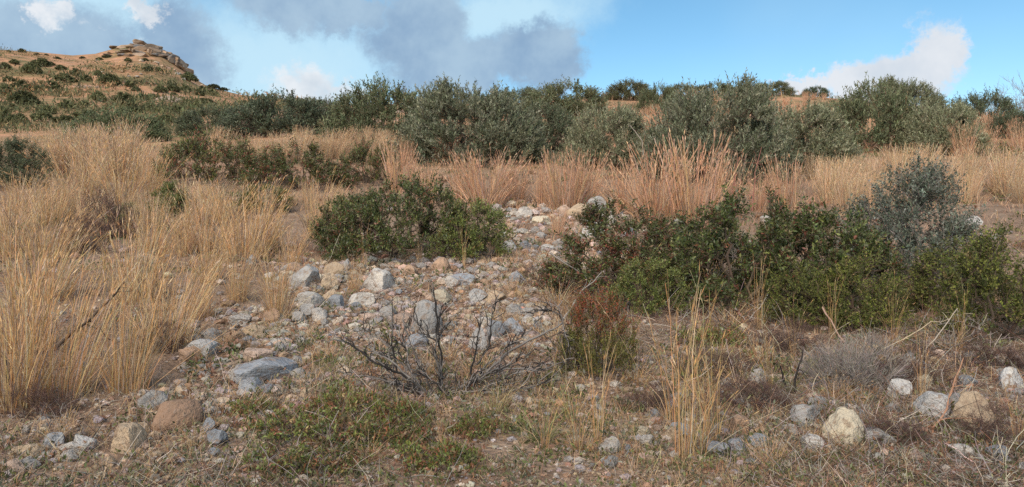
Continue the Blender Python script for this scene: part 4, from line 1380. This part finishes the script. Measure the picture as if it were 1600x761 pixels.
stick([(10, 600, 4.8), (14, 570, 4.8), (0, 540, 4.9)], .018, .008, DARK, 'short charred stump at the left edge', 'charred_stump', 'stump', seed=7)
stick([(880, 498, 6.2), (905, 460, 6.3), (940, 425, 6.4)], .007, .003, GREYW, 'grey branch leaning over the dark red-tinged bush', 'dead_branch', 'branch', twigs=3, seed=8)
stick([(860, 395, 7.6), (905, 425, 7.4)], .010, .005, GREYW, 'grey branch on the left side of the red-tinged bush', 'dead_branch', 'branch', twigs=2, seed=9)
stick([(1240, 620, 4.6), (1245, 580, 4.6), (1255, 545, 4.65)], .009, .004, DARK, 'charred upright twig left of the grey cushion', 'charred_twig', 'twig', twigs=1, seed=10)
stick([(1228, 610, 4.7), (1218, 570, 4.7)], .008, .004, DARK, 'short charred twig beside the taller charred one', 'charred_twig', 'twig', seed=11)
stick([(490, 650, 4.3), (500, 680, 4.1), (520, 705, 3.9)], .010, .005, (.34, .29, .27), 'pale grey stick lying among the creeping leaves', twigs=1, seed=12)
stick([(1200, 400, 7.2), (1215, 430, 7.0), (1195, 470, 6.8), (1170, 500, 6.6)], .010, .004, (.40, .37, .34), 'whitish bent branch in front of the large dark bush', 'dead_branch', 'branch', twigs=5, seed=13)
stick([(1145, 480, 6.7), (1165, 500, 6.6), (1140, 525, 6.5)], .008, .004, (.36, .34, .31), 'curled grey branch at the foot of the large dark bush', 'dead_branch', 'branch', twigs=4, seed=14)
stick([(1140, 330, 12.5), (1148, 275, 12.6), (1155, 245, 12.6)], .012, .005, (.24, .11, .085), 'reddish bare stem in front of the largest back-row shrub', 'bare_sapling', 'sapling', twigs=7, seed=15)
stick([(1175, 330, 12.5), (1180, 270, 12.6), (1190, 230, 12.6)], .012, .005, (.26, .12, .09), 'taller reddish bare stem right of the other one', 'bare_sapling', 'sapling', twigs=7, seed=16)
stick([(1010, 268, 19), (1003, 220, 19.3), (985, 195, 19.5)], .02, .008, (.30, .26, .22), 'pale dead branch standing beside the back-row gap', 'dead_branch', 'branch', twigs=4, seed=17)

# burnt shrub in the middle of the foreground
burnt = obj('burnt_shrub', None)
BD = 4.55
b0 = px_pt(690, 628, BD)
burnt.location = b0
tag(burnt, 'burnt leafless shrub of black and grey branches in the foreground', 'burnt shrub')
LIMBS = [  # (points (u, v, depth offset), r0, r1, black?)
    ([(688, 628, 0), (686, 585, -.05), (680, 545, -.06), (684, 500, -.1), (676, 452, -.1)], .013, .004, 1),
    ([(690, 628, 0), (690, 560, .05), (683, 515, .04), (690, 478, .06)], .011, .004, 1),
    ([(684, 534, -.05), (660, 520, 0), (646, 495, .0)], .007, .003, 1),
    ([(680, 625, 0), (640, 590, -.1), (590, 570, -.15), (545, 535, -.1), (528, 532, -.1)], .012, .003, 1),
    ([(682, 620, 0), (635, 600, .1), (580, 590, .1), (530, 580, .15)], .011, .004, 0),
    ([(640, 590, -.1), (600, 555, -.1), (570, 540, 0)], .008, .003, 0),
    ([(620, 580, .1), (612, 530, .15), (611, 470, .2)], .008, .003, 1),
    ([(690, 625, 0), (740, 590, .1), (790, 575, .2), (850, 580, .25), (888, 560, .3)], .012, .004, 0),
    ([(752, 615, -.05), (800, 612, -.1), (850, 600, -.1), (890, 562, -.05)], .010, .004, 1),
    ([(735, 585, .1), (745, 540, .1), (752, 485, .1)], .009, .003, 1),
    ([(745, 570, .1), (765, 540, .12), (768, 500, .1), (775, 470, .1)], .008, .003, 1),
    ([(760, 582, .1), (800, 545, .2), (850, 520, .3), (880, 505, .35), (878, 490, .35), (855, 484, .3), (825, 488, .25)], .009, .003, 0),
    ([(880, 505, .3), (882, 525, .3), (893, 545, .3)], .006, .003, 0),
    ([(730, 605, 0), (770, 560, .2), (810, 530, .25), (830, 515, .3)], .007, .003, 0),
    ([(690, 622, 0), (720, 640, -.2), (735, 668, -.35)], .012, .005, 1),
    ([(640, 575, .05), (634, 540, .05), (620, 520, .1)], .006, .003, 0),
    ([(680, 618, 0), (650, 560, .2), (628, 500, .3)], .007, .003, 1),
]
rb = np.random.default_rng(55)
for _ in range(10):                       # thinner side branches spreading from the same stool
    a = rb.uniform(.55, 1.5) * (1 if rb.random() < .5 else -1)
    L = rb.uniform(70, 190)
    pu, pv, dy, pts = 690 + rb.uniform(-25, 25), 622.0, rb.uniform(-.1, .1), []
    sp = rb.uniform(-.5, .5)
    for q in range(5):
        pts.append((pu, pv, dy))
        pu += math.sin(a) * L / 4
        pv -= abs(math.cos(a)) * L / 4 * .8
        dy += sp * .12
        a += rb.normal(0, .28)
    LIMBS.append((pts, rb.uniform(.004, .007), .0018, int(rb.random() < .4)))
for pts, r0, r1, black in LIMBS:
    P = np.array([px_pt(u, v, BD + dy) for u, v, dy in pts]) - b0
    t = np.linspace(0, len(P) - 1, 4 * (len(P) - 1) + 1)
    i = np.minimum(t.astype(int), len(P) - 2)
    fr = (t - i)[:, None]
    Q = P[i] * (1 - fr) + P[i + 1] * fr
    Q[1:-1] = (Q[:-2] + 2 * Q[1:-1] + Q[2:]) / 4
    Q[1:] += rb.normal(0, .004, Q[1:].shape)
    g = Geo()
    c1, c2 = np.array((.034, .03, .028)), np.array((.23, .205, .185))
    base = c1 if black else c2
    mixk = np.clip(fbm(np.linspace(0, 4, len(Q)) + rb.uniform(0, 50), np.zeros(len(Q)), 2, 6) * 1.6 + .25, 0, 1)[:, None]
    cc = (base * (1 - mixk) + (c2 * .8 if black else c1 * 2) * mixk)[None]
    g.tubes(Q[None], (np.linspace(r0, r1, len(Q)) * 0.9 * rb.uniform(.85, 1.2, len(Q)))[None], cc, 6)
    for _ in range(9 + 2 * len(P)):
        k = rb.integers(2, len(Q) - 1)
        dirn = unit(unit(Q[k + 1] - Q[k]) * .9 + rb.normal(0, .55, 3) + [0, 0, .25])
        L = rb.uniform(.04, .16)
        S = bez(Q[k][None], (Q[k] + dirn * L)[None], .005, 5, rb, .07)
        g.tubes(S, np.linspace(.0042, .0018, 5)[None], np.array([c1 * 1.5 if rb.random() < .6 else c2]), 4)
    obj('branch', g.mesh('branch', M_WOOD, smooth=True), burnt)

# ------------------------------------------------------------------ uncountable dry litter and thin grass


def free_of_stones(x, y, keep=0.25):
    S = np.array(STONE_SPOTS)
    S = S[S[:, 2] > .045]
    ok = np.ones(len(x), bool)
    rs = np.random.default_rng(3)
    r = rs.random(len(x))
    for (sx, sy, sr) in S:
        ok &= ~(((x - sx) ** 2 + (y - sy) ** 2 < (sr * .95) ** 2) & (r > keep))
    return ok


def thin_grass():
    rs = np.random.default_rng(21)
    g = Geo()
    # (u0,u1,v0,v1, n, height px, threshold of patchiness)
    for (u0, u1, v0, v1, n, hp, thr, pal) in [
        (-500, 430, 330, 780, 7600, 34, 0, STRAW), (380, 1000, 500, 780, 9000, 24, -.02, STRAW), (900, 2150, 540, 790, 14000, 27, -.03, STRAW + [(.33, .25, .18, 3)]),
        (430, 900, 400, 560, 8000, 16, -.03, STRAW), (760, 1000, 310, 430, 3500, 15, -.02, PINK), (700, 1700, 290, 420, 5000, 14, 0, PINK), (-80, 720, 225, 340, 5500, 16, 0, PINK), (1200, 1950, 225, 350, 7500, 22, -.05, PINK), (900, 1700, 140, 235, 8000, 13, -.12, PINK),
        (600, 1100, 230, 330, 4000, 13, -.05, PINK), (-400, 560, 285, 420, 8000, 15, -.25, PINK + [(.36, .30, .22, 4)]), (1080, 2050, 310, 540, 9000, 15, -.25, PINK + [(.36, .30, .22, 4)])]:
        x, y, z = scatter_uv(n, rs, u0, u1, v0, v1)
        pat = fbm(x / 1.1, y / 1.1, 3, 41) + rs.normal(0, .12, n)
        ok = (pat > thr) & free_of_stones(x, y, .1)
        x, y, z = x[ok], y[ok], z[ok]
        m = len(x)
        H = hp * y / F * rs.uniform(.35, 1.25, m)
        b = np.stack([x, y, z - .01], axis=-1)
        a = rs.uniform(0, 2 * math.pi, m)
        tl = np.abs(rs.normal(.25, .22, m))
        bn = np.abs(rs.normal(.28, .25, m))
        t = np.linspace(0, 1, 4)[None]
        out = H[:, None] * (np.sin(tl)[:, None] * t + bn[:, None] * t ** 2)
        zz = H[:, None] * (np.cos(tl)[:, None] * t - .3 * bn[:, None] * t ** 2)
        P = b[:, None, :] + np.stack([out * np.cos(a)[:, None] + .08 * H[:, None] * t, out * np.sin(a)[:, None], zz], axis=-1)
        ww = np.clip(.62 * y / F, .0022, .03) * rs.uniform(.6, 1.2, m)
        s = rs.uniform(0, math.pi, m)
        g.ribbons(P, ww[:, None] * np.array([1, .95, .7, .3])[None], unit(np.stack([np.cos(s), .4 * np.sin(s), np.zeros(m)], axis=-1)), palette(rs, m, pal + [(.36, .26, .18, 2)], .17))
    o = obj('thin_dry_grass', g.mesh('thin_dry_grass', M_GRASS))
    tag(o, 'thin dry grass growing loosely all over the slope', 'grass', kind='stuff')


def litter():
    rs = np.random.default_rng(22)
    g = Geo()
    for (u0, u1, v0, v1, n) in [(-450, 2100, 520, 790, 42000), (-80, 450, 330, 540, 9000), (430, 900, 400, 530, 5000), (850, 2050, 400, 540, 9000), (-80, 1680, 290, 400, 7000)]:
        x, y, z = scatter_uv(n, rs, u0, u1, v0, v1)
        ok = free_of_stones(x, y, .15) & (fbm(x / .7, y / .7, 3, 51) + rs.normal(0, .15, n) > -.16)
        x, y, z = x[ok], y[ok], z[ok]
        m = len(x)
        L = rs.uniform(7, 34, m) * y / F
        a = rs.uniform(0, 2 * math.pi, m)
        el_ = np.abs(rs.normal(.12, .28, m))
        D = np.stack([np.cos(a) * np.cos(el_), np.sin(a) * np.cos(el_), np.sin(el_)], axis=-1)
        t = np.linspace(-.3, .7, 3)[None, :, None]
        cur = unit(rs.normal(0, 1, (m, 3)) * [1, 1, .5])
        P = np.stack([x, y, z + np.abs(rs.normal(.008, .012, m))], axis=-1)[:, None, :] + D[:, None, :] * t * L[:, None, None] + cur[:, None, :] * (t ** 2) * (L * .5)[:, None, None]
        zg = np.repeat(z[:, None], 3, axis=1)
        P[..., 2] = np.maximum(P[..., 2], zg + .001)
        ww = np.clip(.55 * y / F, .002, .012) * rs.uniform(.6, 1.3, m)
        sd = unit(np.cross(D, rs.normal(0, .4, (m, 3)) + [0, 0, 1.0]))
        g.ribbons(P, ww[:, None] * np.array([.8, 1, .5])[None], sd, palette(rs, m, [(.45, .32, .19, 2.5), (.36, .25, .16, 2.5), (.27, .19, .135, 2), (.52, .41, .27, 2), (.20, .15, .12, 1.5), (.40, .35, .30, 1.5)], .2))
    o = obj('straw_litter', g.mesh('straw_litter', M_GRASS))
    tag(o, 'fallen straw, twigs and dead leaves littering the ground', 'litter', kind='stuff')


thin_grass()
litter()


def dead_twigs():
    rs = np.random.default_rng(23)
    g = Geo()
    for (u0, u1, v0, v1, n) in [(880, 2050, 500, 790, 14000), (-60, 450, 500, 790, 3000), (430, 900, 520, 790, 3600), (400, 900, 400, 530, 900), (850, 1680, 380, 510, 1800)]:
        x, y, z = scatter_uv(n, rs, u0, u1, v0, v1)
        ok = free_of_stones(x, y, .3) & (fbm(x / .9, y / .9, 3, 61) + rs.normal(0, .15, n) > -.05)
        x, y, z = x[ok], y[ok], z[ok]
        m = len(x)
        L = rs.uniform(.06, .26, m) * np.clip(y / 5, .8, 1.8)
        a = rs.uniform(0, 2 * math.pi, m)
        e = np.clip(rs.normal(.35, .45, m), -.1, 1.45)
        D = np.stack([np.cos(a) * np.cos(e), np.sin(a) * np.cos(e), np.sin(e)], axis=-1)
        t = np.linspace(0, 1, 4)[None, :, None]
        cur = unit(rs.normal(0, 1, (m, 3)))
        P = np.stack([x, y, z + .003], axis=-1)[:, None, :] + D[:, None, :] * t * L[:, None, None] + cur[:, None, :] * (t ** 2) * (L * .35)[:, None, None] + rs.normal(0, .006, (m, 4, 3))
        P[..., 2] = np.maximum(P[..., 2], z[:, None] + .001)
        R0 = rs.uniform(.0008, .0022, m) * np.clip(y / 5, .9, 2)
        g.tubes(P, R0[:, None] * np.linspace(1.2, .6, 4)[None], palette(rs, m, [(.10, .07, .055, 2.5), (.25, .22, .20, 2.5), (.20, .105, .07, 2), (.40, .34, .27, 1.6), (.05, .042, .038, 1)], .2), 3)
    o = obj('dead_twigs', g.mesh('dead_twigs', M_WOOD))
    tag(o, 'tangle of thin dead twigs over the near ground', 'twigs', kind='stuff')


def low_herbs():
    rs = np.random.default_rng(24)
    g = Geo()
    for (u0, u1, v0, v1, n, px) in [(-60, 1680, 520, 790, 1700, 9), (-60, 1680, 330, 520, 1300, 7), (-60, 1680, 215, 350, 2600, 6), (850, 1300, 150, 215, 500, 4)]:
        x, y, z = scatter_uv(n, rs, u0, u1, v0, v1)
        ok = (fbm(x / 1.6, y / 1.6, 3, 71) + rs.normal(0, .1, n) > .05)
        x, y, z = x[ok], y[ok], z[ok]
        m, per = len(x), 20
        R0 = rs.uniform(.6, 1.5, m) * np.clip(.055 + .006 * y, .05, .3)
        P = np.repeat(np.stack([x, y, z], axis=-1), per, axis=0) + unit(rs.normal(size=(m * per, 3)) * [1, 1, .5]) * (np.repeat(R0, per) * rs.random(m * per) ** .6)[:, None]
        P[:, 2] = np.repeat(z, per) + np.abs(P[:, 2] - np.repeat(z, per)) * .9 + .004
        D = unit(rs.normal(0, .7, (m * per, 3)) + [0, 0, .7])
        L = np.repeat(px * y / F, per) * rs.uniform(.5, 1.2, m * per)
        c = palette(rs, m, [(.13, .14, .05, 3), (.10, .11, .05, 2), (.20, .19, .10, 2), (.22, .12, .07, 2), (.16, .16, .11, 2)], .15)
        g.leaves(P, D, rs.normal(size=P.shape), L, L * .38, np.clip(np.repeat(c, per, axis=0) * (1 + rs.normal(0, .15, (m * per, 1))), .01, .8))
    o = obj('low_herbs', g.mesh('low_herbs', M_DULL))
    tag(o, 'scattered low green and rusty herbs between the tufts', 'herbs', kind='stuff')


dead_twigs()
low_herbs()


# ------------------------------------------------------------------ labels for the small repeated things, told apart by their neighbours
LAND = [(400, 590, 'long blue-grey slab'), (282, 655, 'reddish-brown boulder'), (203, 690, 'upright tan stone'), (668, 500, 'round grey boulder'), (588, 443, 'pale wedge-shaped rock'), (312, 552, 'jagged whitish stone'),
        (720, 441, 'thin blue-grey slab'), (637, 428, 'low orange-tan rock'), (478, 438, 'broad grey stone'), (690, 610, 'burnt shrub'), (630, 390, 'dark green centre bush'), (910, 335, 'far stone heap'), (938, 570, 'heather bush'),
        (1068, 690, 'tall thin golden stalks'), (1318, 675, 'big yellowish boulder'), (1460, 638, 'whitish angular stone'), (1512, 645, 'large tan-brown stone'), (1335, 600, 'grey dead cushion'), (1580, 595, 'white stone near the right edge'),
        (1155, 665, 'orange-brown stone by the stalks'), (95, 600, 'tall orange tuft at lower left'), (432, 480, 'narrow pale tuft'), (1432, 430, 'blue-grey spiny bush'), (740, 230, 'large grey-green shrub'), (1115, 250, 'largest back-row shrub'),
        (575, 690, 'creeping green leafy shrub'), (86, 692, 'bluish angular stone at lower left'), (820, 335, 'pale block in the gully'), (797, 385, 'whitish stone by the centre bush'), (1030, 320, 'big pinkish golden tuft'),
        (325, 275, 'red-leaved dark scrub'), (465, 285, 'long low dark scrub'), (128, 290, 'tall bushy tuft at far left'), (1085, 320, 'fan-shaped golden tuft'), (1240, 240, 'pale joined shrub'), (1470, 220, 'pale shrub at right'),
        (1365, 210, 'dark green shrub at right'), (430, 200, 'darkest wide shrub'), (600, 200, 'dark shrub with dead twigs'), (1200, 150, 'third skyline shrub'), (1065, 143, 'first skyline shrub'), (190, 215, 'green shrub below the hill'),
        (1257, 660, 'grey stone by the yellowish boulder'), (970, 440, 'red-tinged bush'), (1165, 460, 'large dark bush'), (1340, 490, 'yellow-green bush'), (650, 537, 'flat blue-grey stone'), (514, 445, 'tan block'), (1370, 690, 'low grey stone'),
        (1120, 708, 'flat bluish stone at the bottom'), (1004, 680, 'cream stone at bottom centre'), (375, 502, 'thin pale stone'), (1565, 520, 'bush at the right edge'), (22, 270, 'shrub at the left edge'), (1530, 185, 'very dark skyline shrub')]
pairs = []
for q, (o, u, v, desc) in enumerate(AUTO):
    for (lu, lv, ln) in LAND:
        du, dv = u - lu, (v - lv) * 1.6
        dist = math.hypot(du, dv)
        if dist < 260:
            side = ('left of' if du < 0 else 'right of') if abs(du) > abs(dv) else ('behind' if dv < 0 else 'in front of')
            near = 'just ' if dist < 60 else 'somewhat ' if dist < 130 else 'farther '
            pairs.append((dist, q, f'{desc} {near}{side} the {ln}'))
done, used = set(), set()
for dist, q, lab in sorted(pairs):
    if q in done or lab in used:
        continue
    done.add(q)
    used.add(lab)
    AUTO[q][0]['label'] = lab
